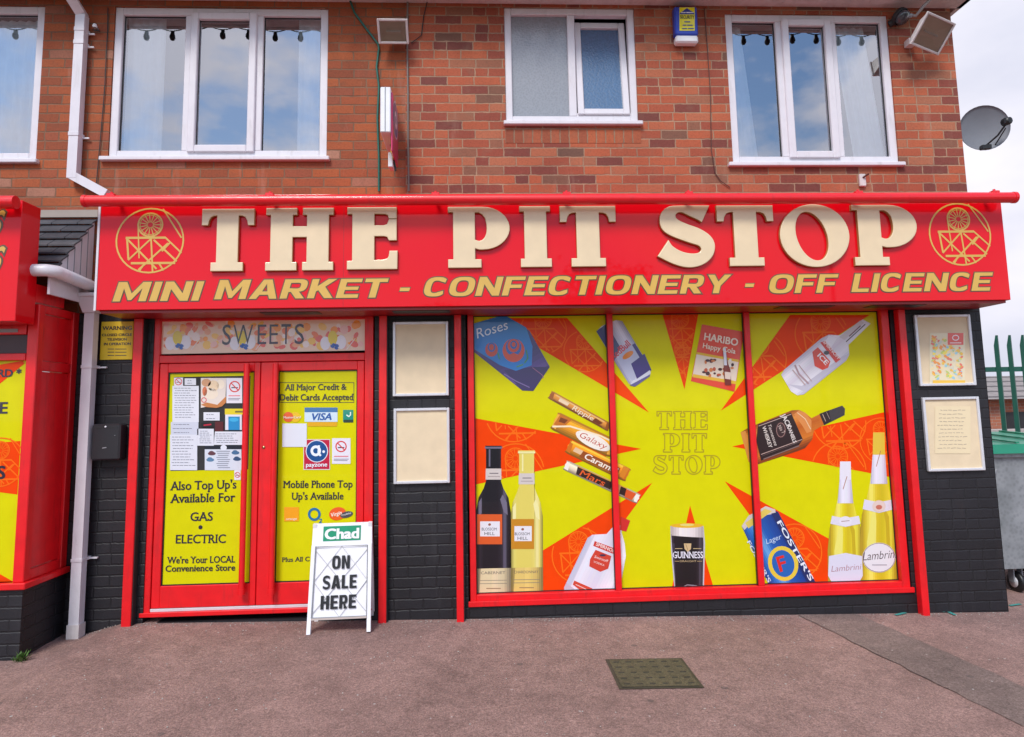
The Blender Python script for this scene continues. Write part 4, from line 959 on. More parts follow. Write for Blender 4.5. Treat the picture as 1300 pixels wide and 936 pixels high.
def pr1(p, Q): p.L([Q(-36, -3), Q(34, -3)], 1.4, (226, 190, 120)); p.L([Q(-36, 4), Q(34, 4)], 1.6, (120, 60, 20)); p.P([Q(-30, -2.5), Q(-16, -2.5), Q(-17, 2), Q(-30, 2)], (232, 205, 170)); a, b = Q(-10, 3), Q(20, 3); p.T('Ripple', a[0], a[1], b[0], b[1], 6, (236, 220, 190), bold=.01, shear=.2); p.P([Q(22, -2), Q(33, -1), Q(30, 3), Q(20, 3)], (110, 50, 16))
bar('chocolate_bar_picture', 736, 522, 88, 11, 29, (204, 132, 50), (150, 80, 24), pr1)
def pr2(p, Q): p.P([Q(-38, -10), Q(-22, -10), Q(-28, 4), Q(-40, 5)], (196, 110, 30)); p.P([Q(-36, -7), Q(-26, -8), Q(-28, -2), Q(-36, -1)], (120, 56, 20)); p.L([Q(-40, 8), Q(-20, -2), Q(20, -8), Q(40, -8)], 2.2, (244, 226, 190)); p.D(*Q(14, 2), 24, 8.5, (240, 232, 220), tilt=26); a, b = Q(-5, 5), Q(32, 5); p.T('Galaxy', a[0], a[1], b[0], b[1], 8, (190, 60, 30), bold=-.005, shear=.3)
bar('chocolate_bar_picture', 741, 552, 84, 24, 26, (228, 150, 30), (236, 170, 60), pr2)
def pr3(p, Q): p.L([Q(-40, -7), Q(38, -7)], 3, (246, 200, 60)); p.P([Q(-22, -3), Q(30, -4), Q(30, 6), Q(-24, 6)], (150, 74, 24)); p.P([Q(-33, -3), Q(-22, -3), Q(-23, 3), Q(-34, 3)], (226, 190, 150)); a, b = Q(-18, 5), Q(27, 5); p.T('Caramel', a[0], a[1], b[0], b[1], 8, (244, 232, 214), bold=.02, shear=.2); p.P([Q(32, -8), Q(40, -9), Q(39, 6), Q(33, 6)], (214, 130, 24))
bar('chocolate_bar_picture', 759, 585, 86, 18, 26, (222, 138, 22), (206, 110, 20), pr3)
def pr4(p, Q): p.P([Q(-36, -5), Q(32, -6), Q(34, 4), Q(-34, 5)], (46, 22, 16)); p.L([Q(-36, -5), Q(32, -6)], 1.2, (210, 150, 60)); a, b = Q(-30, 4), Q(4, 4); p.T('Mars', a[0], a[1], b[0], b[1], 8, (226, 92, 30), bold=.005, shear=.2); p.P([Q(12, -5), Q(24, -6), Q(26, 4), Q(14, 4)], (196, 150, 90)); p.P([Q(32, -5), Q(46, -5), Q(44, 5), Q(34, 5)], (216, 84, 30))
bar('chocolate_bar_picture', 764, 612, 104, 13, 25, (226, 206, 176), (240, 232, 220), pr4)
# energy drink can
p = Pic('drinks_can_picture')
p.P([(757, 421), (764, 414), (782, 406.5), (790, 408), (797, 420), (826, 468), (825, 478), (806, 491), (798, 487), (772, 446)], (188, 190, 208))
p.G([(757, 421), (764, 414), (782, 406.5), (790, 408), (797, 420), (826, 468), (825, 478), (806, 491), (798, 487), (772, 446)], -30, [(0, (120, 120, 150)), (.25, (216, 218, 232)), (.5, (176, 178, 200)), (.75, (226, 228, 240)), (1, (130, 130, 160))], 16)
p.P([(757, 421), (770, 411), (788, 442), (780, 458)], (52, 50, 110)).P([(800, 439), (806, 436), (826, 468), (825, 474), (812, 482)], (54, 34, 116)).P([(788, 442), (801, 436), (813, 456), (806, 482), (802, 484), (784, 458)], (178, 182, 206)).P([(801, 462), (818, 449), (827, 470), (810, 485)], (54, 34, 116))
p.T('RedBull', 779, 457, 801, 438, 9, (206, 40, 56), bold=.02).D(797, 451, 8, 3.5, (226, 130, 40), tilt=-35).P([(800, 487), (825, 470), (826, 474), (805, 491)], (206, 208, 222)).P([(799, 489.5), (825, 475.5), (825, 478), (806, 491)], (90, 84, 140)); p.end()
# sweets bag
p = Pic('sweet_bag_picture')
p.P([(891, 412), (944.6, 421.5), (932.4, 497.6), (877, 484)], (222, 60, 24)).P([(891, 412), (944.6, 421.5), (938, 457), (884.5, 447)], (226, 74, 50))
p.P([(884.5, 447), (938, 457), (934, 486), (879, 478)], (230, 212, 190)).P([(884.5, 447), (938, 457), (937.5, 460), (884, 450)], (226, 178, 30)).P([(880, 475), (934.5, 484), (934, 488), (879, 479)], (226, 178, 30))
rnd = random.Random(3)
for i in range(26): p.D(rnd.uniform(892, 930), rnd.uniform(457, 477), rnd.uniform(1.2, 2.8), rnd.uniform(1.2, 2.6), rnd.choice([(90, 26, 26), (60, 20, 24), (186, 80, 40), (206, 120, 60), (70, 20, 22), (232, 224, 210)]))
p.T('HARIBO', 893, 431.5, 936, 439.5, 9.5, (246, 226, 205), bold=.03).T('Happy Cola', 891.5, 442, 933, 449.5, 7, (244, 226, 200), bold=.02)
p.P([(917, 444), (921, 444), (924, 462), (927, 470), (928, 489), (920, 489), (918, 470), (919, 460)], (120, 44, 36)).P([(917.5, 442), (921, 442), (922.5, 464), (919, 464)], (220, 222, 232)).P([(919.5, 472), (927.5, 473), (927, 482), (920, 481)], (226, 205, 190)); p.end()
# vodka mixer bottle (upper right)
p = Pic('clear_bottle_picture')
p.P([(991.6, 476), (995, 470), (1042, 430), (1052, 425), (1065.6, 426), (1095, 405.7), (1105, 411), (1077, 438), (1078, 450.6), (1074, 458), (1020, 501), (1012, 502), (1004, 497)], (212, 208, 218))
p.G([(991.6, 476), (995, 470), (1042, 430), (1052, 425), (1065.6, 426), (1076, 438), (1078, 450.6), (1074, 458), (1020, 501), (1012, 502), (1004, 497)], 50, [(0, (184, 176, 190)), (.2, (232, 228, 234)), (.45, (206, 200, 212)), (.75, (226, 224, 232)), (1, (172, 166, 184))], 16)
p.P([(1000, 488), (1020, 497), (1074, 456), (1077, 450), (1070, 452), (1018, 490)], (190, 186, 200)).P([(1042, 444), (1052, 426), (1062, 430), (1052, 446)], (230, 228, 234))
p.P([(1065, 428), (1072, 432), (1097, 410), (1092, 407)], (196, 186, 192)).L([(1074, 434), (1098, 412)], 1.3, (60, 44, 52)).L([(1078, 427), (1092, 414)], 1.6, (110, 66, 70))
p.P([(1041, 435), (1047, 433), (1067, 456), (1061, 461)], (206, 56, 44)).T('SMIRNOFF', 1044, 434.5, 1064, 457, 4.4, (240, 225, 220), bold=.02)
p.P([(1031, 447), (1038, 441), (1054, 459), (1051, 467), (1044, 470), (1034, 465)], (214, 66, 46)).T('ICE', 1037, 452, 1048, 464, 6.5, (240, 235, 235), bold=.03).D(1049, 448, 3.5, 2.6, (60, 60, 66))
p.L([(1009, 464), (1014, 475), (1026, 487)], 2.4, (170, 140, 146)).L([(1006, 470), (1022, 489)], 1.6, (186, 160, 160)).L([(1014, 464), (1030, 484)], 1.2, (180, 150, 150)); p.end()
# whiskey bottle
p = Pic('whiskey_bottle_picture')
p.P([(940, 549), (950, 543), (1005, 521), (1014, 520.5), (1022, 524), (1030, 531), (1038, 527), (1069, 515), (1072.5, 519), (1072, 527), (1043, 541), (1033, 547), (1031, 558), (1022, 569), (1012, 573), (958, 591), (950, 586)], (196, 104, 26))
p.G([(940, 549), (950, 543), (1005, 521), (1014, 520.5), (1022, 524), (1030, 531), (1038, 527), (1043, 541), (1033, 547), (1031, 558), (1022, 569), (1012, 573), (958, 591), (950, 586)], 68, [(0, (150, 74, 20)), (.2, (222, 140, 60)), (.45, (186, 92, 20)), (.75, (206, 116, 34)), (.9, (150, 70, 16)), (1, (96, 44, 14))], 18)
p.P([(940, 549), (946, 547), (962, 588), (957, 591), (950, 586)], (214, 140, 60)).P([(1008, 526), (1014, 521), (1022, 525), (1030, 534), (1030, 548), (1024, 550), (1018, 540)], (216, 136, 70)).L([(1012, 524), (1022, 532), (1029, 545)], 1, (230, 200, 160))
p.P([(1040, 525.5), (1069, 515), (1072.5, 519), (1072, 527), (1046, 540)], (62, 56, 60)).P([(1040, 525.5), (1052, 521), (1055, 535), (1046, 540)], (44, 30, 34)).L([(1044, 526), (1048, 535)], .8, (196, 170, 150)).L([(1049, 523.5), (1053, 532)], .6, (170, 150, 140))
p.P([(962, 539), (1004, 524), (1019, 558), (1014, 565), (966, 585), (960, 560)], (44, 26, 28)).L([(963, 541), (1004, 526)], .9, (190, 160, 150)).L([(966, 577), (1018, 558)], .9, (190, 160, 150))
p.T('JACK', 991, 527, 1000, 545, 6.5, (230, 220, 214), bold=.02).T('DANIELS', 999, 542, 1007, 563, 5, (230, 220, 214), bold=.02)
p.D(991, 546, 6.3, 9.5, (60, 38, 40), tilt=-18).L([(991+5.5*math.cos(R(a)), 546+9*math.sin(R(a))) for a in range(0, 361, 24)], .7, (170, 130, 124)).T('No 7', 987, 542, 993, 551, 5, (200, 180, 170), bold=.01)
p.T('Tennessee', 974, 539, 983, 566, 4.6, (220, 206, 196), shear=.2).T('WHISKEY', 967, 542, 976, 569, 5, (226, 214, 204), bold=.02)
for i in range(5): p.L([(967+i*2, 579-i*.2-i*.6), (1012+i, 562-i*.3)], .35, (120, 96, 92))
p.L([(969, 583), (1014, 566)], 1.4, (130, 104, 98)); p.end()
# two perry bottles
def perry(nm, O, sc, tall, cap, liquid, lab):
    p = Pic(nm); Q = lambda x, y: (O[0]+x*sc, O[1]+y*sc*tall)
    o = [(-6.6, -153), (6.6, -153), (7, -130), (9, -108), (13.5, -88), (20, -68), (22.5, -40), (22, 0), (-22, 0), (-22.5, -40), (-20, -68), (-13.5, -88), (-9, -108), (-7, -130)]
    p.G([Q(*q) for q in o], 0, [(0, (150, 120, 20)), (.14, (204, 180, 30)), (.3, (240, 232, 110)), (.45, liquid), (.6, (204, 182, 16)), (.8, (232, 220, 60)), (1, (150, 118, 20))], 20); p.P([Q(-10, -60), Q(-14, -40), Q(-14, -20), Q(-4, -20), Q(-3, -62), Q(-5, -85)], (232, 224, 110)); p.P([Q(4, -80), Q(12, -66), Q(14, -20), Q(10, -20), Q(8, -60)], (196, 170, 20)); p.P([Q(-20, -62), Q(-22.5, -40), Q(-22, 0), Q(-18, 0), Q(-18, -50)], (180, 150, 30))
    p.G([Q(-6.8, -153), Q(6.8, -153), Q(7.3, -130), Q(9.4, -106), Q(10, -100), Q(-10, -100), Q(-9.4, -106), Q(-7.3, -130)], 0, [(0, (180, 176, 192)), (.3, (232, 230, 240)), (.7, (222, 218, 230)), (1, (176, 170, 186))], 10); p.P([Q(-6.8, -153), Q(6.8, -153), Q(7.3, -130), Q(-7.3, -130)], cap); p.L([Q(-3, -118), Q(2, -134)], .9, (170, 110, 80))
    p.P([Q(-17, -84), Q(0, -81), Q(17, -84), Q(19, -74), Q(0, -70), Q(-19, -74)], (218, 214, 226)); p.D(*Q(0, -77), 8*sc, 6.5*sc, (224, 220, 230)); p.L([Q(-5, -77), Q(5, -78)], .9, (170, 140, 130))
    lab(p, Q); p.end()
def lb1(p, Q): p.P([Q(-21, -33), Q(0, -37), Q(21, -33), Q(22, -8), Q(18, -1), Q(-18, -1), Q(-22, -8)], (214, 212, 228)); a, b = Q(-18, -13), Q(19, -16); p.T('Lambrini', a[0], a[1], b[0], b[1], 8, (170, 120, 130), shear=.3, bold=-.008)
def lb2(p, Q): p.D(*Q(0, -24), 21, 19, (226, 222, 226)); p.L([(Q(0, -24)[0]+20.3*math.cos(R(a)), Q(0, -24)[1]+18.3*math.sin(R(a))) for a in range(0, 361, 15)], .6, (120, 80, 90)); a, b = Q(-19, -21), Q(20, -24); p.T('Lambrini', a[0], a[1], b[0], b[1], 11, (60, 36, 46), shear=.3, bold=-.008); p.L([Q(-8, -16.5), Q(9, -16.5)], 1.2, (165, 155, 165)); p.D(*Q(0, -77), 8.5, 7.5, (222, 200, 190)).D(*Q(0, -76), 4, 3, (196, 110, 90))
perry('perry_bottle_picture', (1115.5, 737.5), 1.08, 1.14, (222, 190, 60), (214, 190, 24), lb2)
perry('perry_bottle_picture', (1073, 739), 1.0, 1.0, (226, 222, 232), (222, 206, 20), lb1)
# lager can
p = Pic('drinks_can_picture'); 
p.G([(941.5, 668), (950, 655), (972, 642.6), (987.7, 650), (1036, 741), (976, 743)], -28, [(0, (14, 50, 120)), (.2, (40, 110, 196)), (.35, (110, 170, 226)), (.5, (24, 92, 176)), (.8, (14, 60, 140)), (1, (10, 30, 90))], 20).P([(941.5, 668), (950, 655), (972, 642.6), (984, 647), (985, 652), (960, 656), (945, 673)], (206, 196, 190)).P([(946, 664), (971, 646), (980, 649), (950, 671)], (220, 196, 90))
p.P([(979, 652), (987.7, 650), (1036, 741), (1026, 742)], (22, 40, 96)).T("FOSTER'S", 986, 663, 1028, 738, 6.5, (226, 232, 242), bold=.02).T("FOSTER'S", 948, 688, 975, 740, 5, (210, 222, 238), bold=.02)
p.D(994, 715.5, 19, 22.5, (226, 196, 60), tilt=-18).D(994, 715.5, 14, 17.5, (30, 96, 176), tilt=-18).T('F', 990, 726, 1000, 723, 20, (216, 36, 30), bold=.03).T('Lager', 973, 691, 992, 684, 7, (190, 210, 235), shear=.2); p.end()
# stout glass
p = Pic('stout_glass_picture')
p.P([(851, 668), (893, 668), (895, 690), (893.5, 746.6), (856, 747), (852, 700)], (190, 186, 196)).G([(852, 678), (892.5, 678), (893, 690), (892, 746), (857.5, 746.5), (853.5, 700)], 0, [(0, (70, 60, 70)), (.1, (26, 18, 26)), (.45, (14, 10, 16)), (.8, (20, 14, 22)), (.92, (84, 76, 88)), (1, (30, 24, 30))], 14).G([(851.5, 668.5), (892.5, 668.5), (893, 682.5), (880, 682), (865, 681), (852.5, 680)], 0, [(0, (178, 164, 160)), (.3, (236, 228, 226)), (.7, (224, 214, 214)), (1, (170, 158, 156))], 12).D(872, 667.3, 20.5, 3, (226, 176, 30)).D(872, 666.5, 9, 1.5, (226, 210, 120))
p.P([(868, 690), (877.5, 690), (877, 697), (873, 701), (869, 697)], (206, 176, 130)).L([(870.5, 691), (873, 698)], .5, (120, 90, 60)); p.L([(857, 696.5), (866, 696.5)], .7, (206, 180, 130)).L([(880, 696.5), (890, 696.5)], .7, (206, 180, 130))
p.T('GUINNESS', 854, 708.5, 892.5, 708.5, 8.6, (232, 228, 238), bold=.015, serif=True).T('DRAUGHT', 863, 713.6, 884, 713.6, 2.6, (196, 170, 130)).L([(856, 712.5), (862, 712.5)], .6, (190, 160, 110)).L([(885, 712.5), (891, 712.5)], .6, (190, 160, 110))
p.L([(865, 746), (872, 742.5), (884, 743.5), (889, 746)], 1, (150, 146, 156)).L([(855.3, 690), (857, 744)], .7, (90, 86, 100)); p.end()
# vodka bottle (lower left)
p = Pic('vodka_bottle_picture')
p.G([(716, 746), (746, 683), (752, 679), (770, 678), (779, 668), (786, 668), (791, 664), (789, 676), (793, 690), (794.5, 706), (786, 752), (716.5, 752)], 25, [(0, (176, 172, 196)), (.15, (232, 230, 240)), (.5, (214, 210, 226)), (.8, (240, 240, 248)), (1, (180, 178, 204))], 18).P([(716, 746), (719, 740), (732, 750), (731, 752), (716.5, 752)], (196, 186, 200)).P([(719, 740), (748, 684), (752, 683), (724, 744)], (196, 196, 214))
p.P([(788, 656), (800, 661), (795, 675), (787, 673)], (205, 40, 34))
p.P([(755, 687), (785, 698), (783, 705), (753, 693)], (206, 50, 36)).T('SMIRNOFF', 756, 692.5, 782, 703, 4.6, (240, 225, 220), bold=.02)
p.P([(756, 698), (776, 706), (772, 722), (762, 726), (748, 719), (749, 710)], (205, 62, 44)).T('Smirnoff', 754, 708, 771, 714, 3.6, (244, 225, 220), shear=.2).T('VODKA', 753, 714, 767, 719, 2.6, (240, 220, 214)).D(765, 705, 4, 1.4, (60, 50, 80))
p.P([(729, 737), (752, 747), (750, 752), (740, 752), (727, 742)], (206, 70, 50)).L([(731, 742), (746, 749)], .7, (240, 220, 214)); p.end()
# wine bottles
def wine(nm, cx, hw, top, base, glassc, glow, lab1, lab2, txt):
    p = Pic(nm); n = 9.5
    o = [(cx-n, top+4), (cx-n-1, top), (cx+n+1, top), (cx+n, top+4), (cx+n, top+45), (cx+n+3, top+54), (cx+hw-3, top+66), (cx+hw, top+84), (cx+hw+.5, base), (cx-hw, base), (cx-hw, top+84), (cx-hw+3, top+66), (cx-n-3, top+54), (cx-n, top+45)]
    dk = tuple(int(v*.55) for v in glassc); md = tuple(int(v*.8+glow[k_]*.2) for k_, v in enumerate(glassc))
    p.G(o, 0, [(0, dk), (.12, md), (.22, glassc), (.6, glassc), (.74, md), (.82, glow), (.9, glassc), (1, dk)], 22); p.P([(cx+n+2, top+62), (cx+hw-5, top+72), (cx+hw-4, top+88), (cx+hw-9, top+84), (cx+n-1, top+68)], glow).P([(cx-hw+3, top+72), (cx-hw+7, top+66), (cx-hw+7, top+86), (cx-hw+3, top+90)], glow).L([(cx-5, top+5), (cx-5, top+26)], 2.0, glow)
    p.P([(cx-n-.3, top+29), (cx+n+.3, top+29), (cx+n+.6, top+43), (cx-n-.6, top+43)], (206, 196, 190)).L([(cx-5, top+35), (cx+6, top+35)], 1, (90, 80, 90)).L([(cx-7, top+39), (cx+8, top+39)], .6, (140, 120, 120)).L([(cx-n-1, top+2.5), (cx+n+1, top+2.5)], 2.4, glow)
    p.P([(cx-hw+1, top+87), (cx+hw-11, top+87), (cx+hw-11, top+125), (cx-hw+1, top+125)], lab1).P([(cx-hw+5, top+96), (cx+hw-14, top+96), (cx+hw-14, top+115), (cx-hw+5, top+115)], (226, 224, 230)); m_ = cx-5
    p.D(m_, top+100, 1.8, 1.6, (150, 90, 70)); p.T('BLOSSOM', m_-10, top+107.5, m_+9, top+107.5, 3.8, (50, 46, 60)); p.T('HILL', m_-6.5, top+113.3, m_+6.5, top+113.3, 4.2, (50, 46, 60))
    p.P([(cx-hw+.5, base-31), (cx+hw+.2, base-32), (cx+hw+.2, base), (cx-hw+.5, base)], lab2).G([(cx-hw+.5, base-31), (cx+hw+.2, base-32), (cx+hw+.2, base), (cx-hw+.5, base)], 0, [(0, tuple(int(v*.6) for v in lab2)), (.25, lab2), (.5, tuple(min(255, int(v*1.12)) for v in lab2)), (.8, lab2), (1, tuple(int(v*.6) for v in lab2))]).P([(cx-hw+6, base-31), (cx-4, base-31.5), (cx-4, base), (cx-hw+4, base)], tuple(min(255, int(v*1.08)) for v in lab2))
    p.T(txt, cx-16, base-24, cx+15, base-24.5, 3.6, (100, 90, 90)); p.L([(cx-17, base-16), (cx+17, base-16.5)], .6, (130, 118, 110)).L([(cx-17, base-12), (cx+17, base-12.5)], .6, (130, 118, 110)).L([(cx-9, base-6), (cx+9, base-6)], 1, (150, 120, 90)); p.end()
wine('wine_bottle_picture', 668.5, 20.5, 572, 752, (220, 204, 96), (236, 228, 160), (196, 132, 24), (206, 180, 100), 'CHARDONNAY')
wine('wine_bottle_picture', 626.5, 22, 566, 753, (18, 12, 22), (110, 104, 124), (214, 88, 30), (206, 190, 150), 'CABERNET')

# ================================================================== NOTICE FRAMES
def notice_frame(x0, y0, x1, y1, label, content=None, group=None, bt=None):
    a, b = U(x0, y1, -.03), U(x1, y0, -.03)
    e = empty('notice_frame', ((a.x+b.x)/2, -.02, a.z), label, 'notice frame', group)
    mb = MB(); ring(mb, a.x, b.x, a.z, b.z, .022, -.034, -.006, ALU, bev=.004); mb.build('frame', e)
    mb = MB(); mb.box(a.x+.02, b.x-.02, -.018, -.008, a.z+.02, b.z-.02, CREAM); mb.build('backing_board', e)
    if content:
        mb = MB(); content(mb); mb.build('poster', e)
    return e
notice_frame(498.5, 408, 569, 503.5, 'empty cream notice frame, the upper one on the black pier between door and window', group='white framed notice boards')
notice_frame(499.5, 517.5, 570.5, 615, 'empty cream notice frame, the lower one on the black pier between door and window', group='white framed notice boards')
NY = -.02
def c1(mb):
    rnd = random.Random(9); prect(mb, 1180, 423, 1225, 488, NY, V(226, 214, 180), .001)
    prect(mb, 1203, 423, 1223, 438, NY, V(226, 90, 78), .0016); pline(mb, [(1213+4*math.cos(R(a)), 429+3.2*math.sin(R(a))) for a in range(0, 361, 30)], 1.1, NY, V(245, 235, 235), .002); pline(mb, [(1206, 435.5), (1220, 435.5)], 1.2, NY, V(245, 220, 215), .002)
    cl = [V(236, 190, 70), V(226, 120, 100), V(190, 206, 110), V(150, 200, 214), V(240, 214, 150), V(236, 150, 70), V(206, 206, 190), V(240, 220, 90)]
    for i in range(150):
        x, y = rnd.uniform(1183, 1221), rnd.uniform(427, 481)
        if x > 1200 and y < 440: continue
        pdisc(mb, x, y, rnd.uniform(1, 3.6), rnd.uniform(.8, 2), NY, rnd.choice(cl), .0016+i*.00001, n=8, tilt=rnd.choice([-30, -35, 40, 30]))
    prect(mb, 1184, 483, 1225, 488, NY, V(236, 190, 60), .004)
notice_frame(1168.5, 399, 1231.5, 490.5, 'notice frame with a colourful ice cream poster, high on the black end pier', c1, 'white framed notice boards')
def c2(mb):
    prect(mb, 1187, 516, 1232, 576, NY, V(232, 214, 176), .001); rnd = random.Random(2)
    for i in range(11):
        y = 521+i*4.8; x = 1190+rnd.uniform(0, 4)
        while x < 1226-rnd.uniform(0, 6): l = rnd.uniform(2, 6); pline(mb, [(x, y+rnd.uniform(-.4, .4)), (x+l, y+rnd.uniform(-.4, .4))], .7, NY, V(176, 160, 140), .0016); x += l+1.5
notice_frame(1179, 503.5, 1242.5, 599, 'notice frame with a faded handwritten sheet, low on the black end pier', c2, 'white framed notice boards')

# warning sign
a, b = U(126, 457, -.02), U(169.5, 408, -.02)
e = empty('warning_sign', ((a.x+b.x)/2, -.01, a.z), 'yellow CCTV warning sign on the black wall beside the downpipe', 'sign')
mb = MB(); mb.box(a.x, b.x, -.016, -.006, a.z, b.z, flat((.72, .50, .02), .45, key='yellow_sign'), bev=.002); mb.build('sign_plate', e)
mb = MB()
for s_, x0, x1, yb, h in (('WARNING', 130, 167.5, 419.2, 5), ('CLOSED CIRCLE', 129.5, 167.5, 427, 3.3), ('TELEVISION', 136, 161, 432.7, 3.3), ('IN OPERATION', 132, 166, 438.6, 3.4)):
    ptext(mb, s_, x0, x1, yb, h, -.016, INK, dy=.001, bold=.03 if h > 3 else 0)
for y_ in (443.3, 447.3, 451.5): pline(mb, [(137, y_), (145, y_)], .8, -.016, INK, .001); pline(mb, [(146.5, y_), (160.5, y_)], .8, -.016, INK, .001)
mb.build('lettering', e)
# black box
a, b = U(114.5, 585, -.11), U(153, 538, -.11)
e = empty('wall_box', ((a.x+b.x)/2, -.06, a.z), 'black metal wall box on the painted brick between downpipe and doors', 'wall box')
mb = MB(); mb.box(a.x, b.x, -.11, -.006, a.z, b.z, flat((.02, .018, .022), .35, key='black_metal'), bev=.012); mb.build('body', e)
mb = MB(); mb.box(a.x+.02, b.x-.02, -.114, -.110, b.z-.03, b.z-.024, DARK)
for px_, py_, r_ in ((134, 542, .008), (146, 553, .004)): mb.lathe(U(px_, py_, -.111), [(r_, 0), (r_*.8, .004), (.0005, .005)], GREY if r_ < .008 else WHITE, 10, (0, -1, 0))
mb.build('screw', e)
mb = MB(); pline(mb, [(130, 569), (135, 568.3)], 1.0, -.1105, V(150, 150, 155), .001); mb.build('sticker', e)  # short pale stroke: a highlight painted onto the box front

# ================================================================== PIPES AND CABLES
def sqpipe(mb, p0, p1, wd, dp, m):
    p0, p1 = Vector(p0), Vector(p1); t = (p1-p0).normalized(); y = Vector((0, 1, 0)); x = t.cross(y).normalized()
    vs = []
    for p in (p0, p1):
        for sx, sy in ((-1, -1), (1, -1), (1, 1), (-1, 1)): vs.append(p+x*sx*wd/2+y*sy*dp/2)
    mb.add(vs, [(0, 1, 5, 4), (1, 2, 6, 5), (2, 3, 7, 6), (3, 0, 4, 7), (3, 2, 1, 0), (4, 5, 6, 7)], m)
pt = U(101.5, 20, -.08); pb_ = U(91.5, 226, -.08); xp = (pt.x+pb_.x)/2
e = empty('drainpipe', (xp, -.06, pb_.z), 'white square drainpipe on the brick between the two left upper windows', 'drainpipe')
mb = MB(); sqpipe(mb, (xp-.0, -.055, pb_.z), (xp, -.055, 4.85), .075, .065, UPVC); sqpipe(mb, (xp, -.055, 4.85), (xp-.08, -.34, 5.08), .075, .065, UPVC)
q = U(136, 247, -.06); sqpipe(mb, (xp-.02, -.055, pb_.z+.035), (q.x, -.06, q.z), .07, .06, UPVC); mb.build('pipe', e)
for z in (U(100, 56, -.05).z, U(93, 172, -.05).z, 4.72):
    mb = MB(); mb.box(xp-.042, xp+.042, -.092, -.006, z-.018, z+.018, UPVC, bev=.003); mb.box(xp+.042, xp+.09, -.03, -.018, z-.02, z-.008, UPVC); mb.build('bracket', e)
xq = -3.045
e = empty('downpipe', (xq, -.1, gz(xq, -.1)), 'white square downpipe with hopper head on the ground floor by the neighbouring shop', 'drainpipe')
zt_ = U(105, 396, -.1).z; zb_ = gz(xq, -.1)+.005
mb = MB(); sqpipe(mb, (xq, -.085, zb_+.07), (xq, -.085, zt_), .075, .07, UPVC); sqpipe(mb, (xq, -.085, zb_), (xq, -.085, zb_+.1), .09, .085, OLDWHITE); mb.build('pipe', e)
mb = MB(); h1 = zt_+.14; A = [(xq-.09, -.17, h1), (xq+.09, -.17, h1), (xq+.09, -.03, h1), (xq-.09, -.03, h1), (xq-.045, -.13, zt_-.01), (xq+.045, -.13, zt_-.01), (xq+.045, -.04, zt_-.01), (xq-.045, -.04, zt_-.01)]
mb.add(A, [(0, 1, 2, 3), (4, 5, 1, 0)[::-1], (5, 6, 2, 1)[::-1], (6, 7, 3, 2)[::-1], (7, 4, 0, 3)[::-1]], UPVC); mb.box(xq-.1, xq+.1, -.18, -.02, h1-.03, h1, UPVC, bev=.004); mb.build('hopper', e)
for py_ in (466, 710): z = U(110, py_, -.08).z; mb = MB(); mb.box(xq-.042, xq+.042, -.125, -.006, z-.012, z+.012, UPVC, bev=.002); mb.box(xq+.04, xq+.1, -.03, -.012, z-.008, z+.004, UPVC); mb.build('bracket', e)

def cable(name, pts, r, m, label, Y=-.012):
    mb = MB(); P_ = [U(x, y, Y) for x, y in pts]; mb.tube(P_, r, m, 6); thing(name, mb, P_[-1], label, 'cable')
cable('cable', [(137, 10), (136.5, 40), (133, 110), (128, 170), (122, 236)], .004, DARK, 'thin dark cable down the brick just right of the white drainpipe')
GREENC = flat((.01, .12, .09), .5, key='green_plastic')
cable('cable', [(444, 0), (450, 16), (466, 38), (480, 56), (481, 62), (478, 85), (481, 110), (479, 150), (481, 200), (481, 243)], .009, GREENC, 'thick green cable descending the brick left of the projecting sign', -.015)
cable('cable', [(517.5, 0), (517, 60), (518, 120), (518, 180), (519, 243)], .008, flat((.2, .17, .15), .8, key='grey_sealant'), 'grey strip down the joint between the orange and the darker brickwork')
cable('cable', [(543, 0), (538, 20), (535, 45), (522, 55)], .004, DARK, 'thin cable sagging from the eaves to the middle floodlight')
cable('cable', [(894, 10), (898, 60), (902, 120), (903, 190), (908, 220), (915, 230), (927, 238)], .004, flat((.10, .035, .025), .6, key='brown_cable'), 'thin brown cable curving down beside the alarm box')

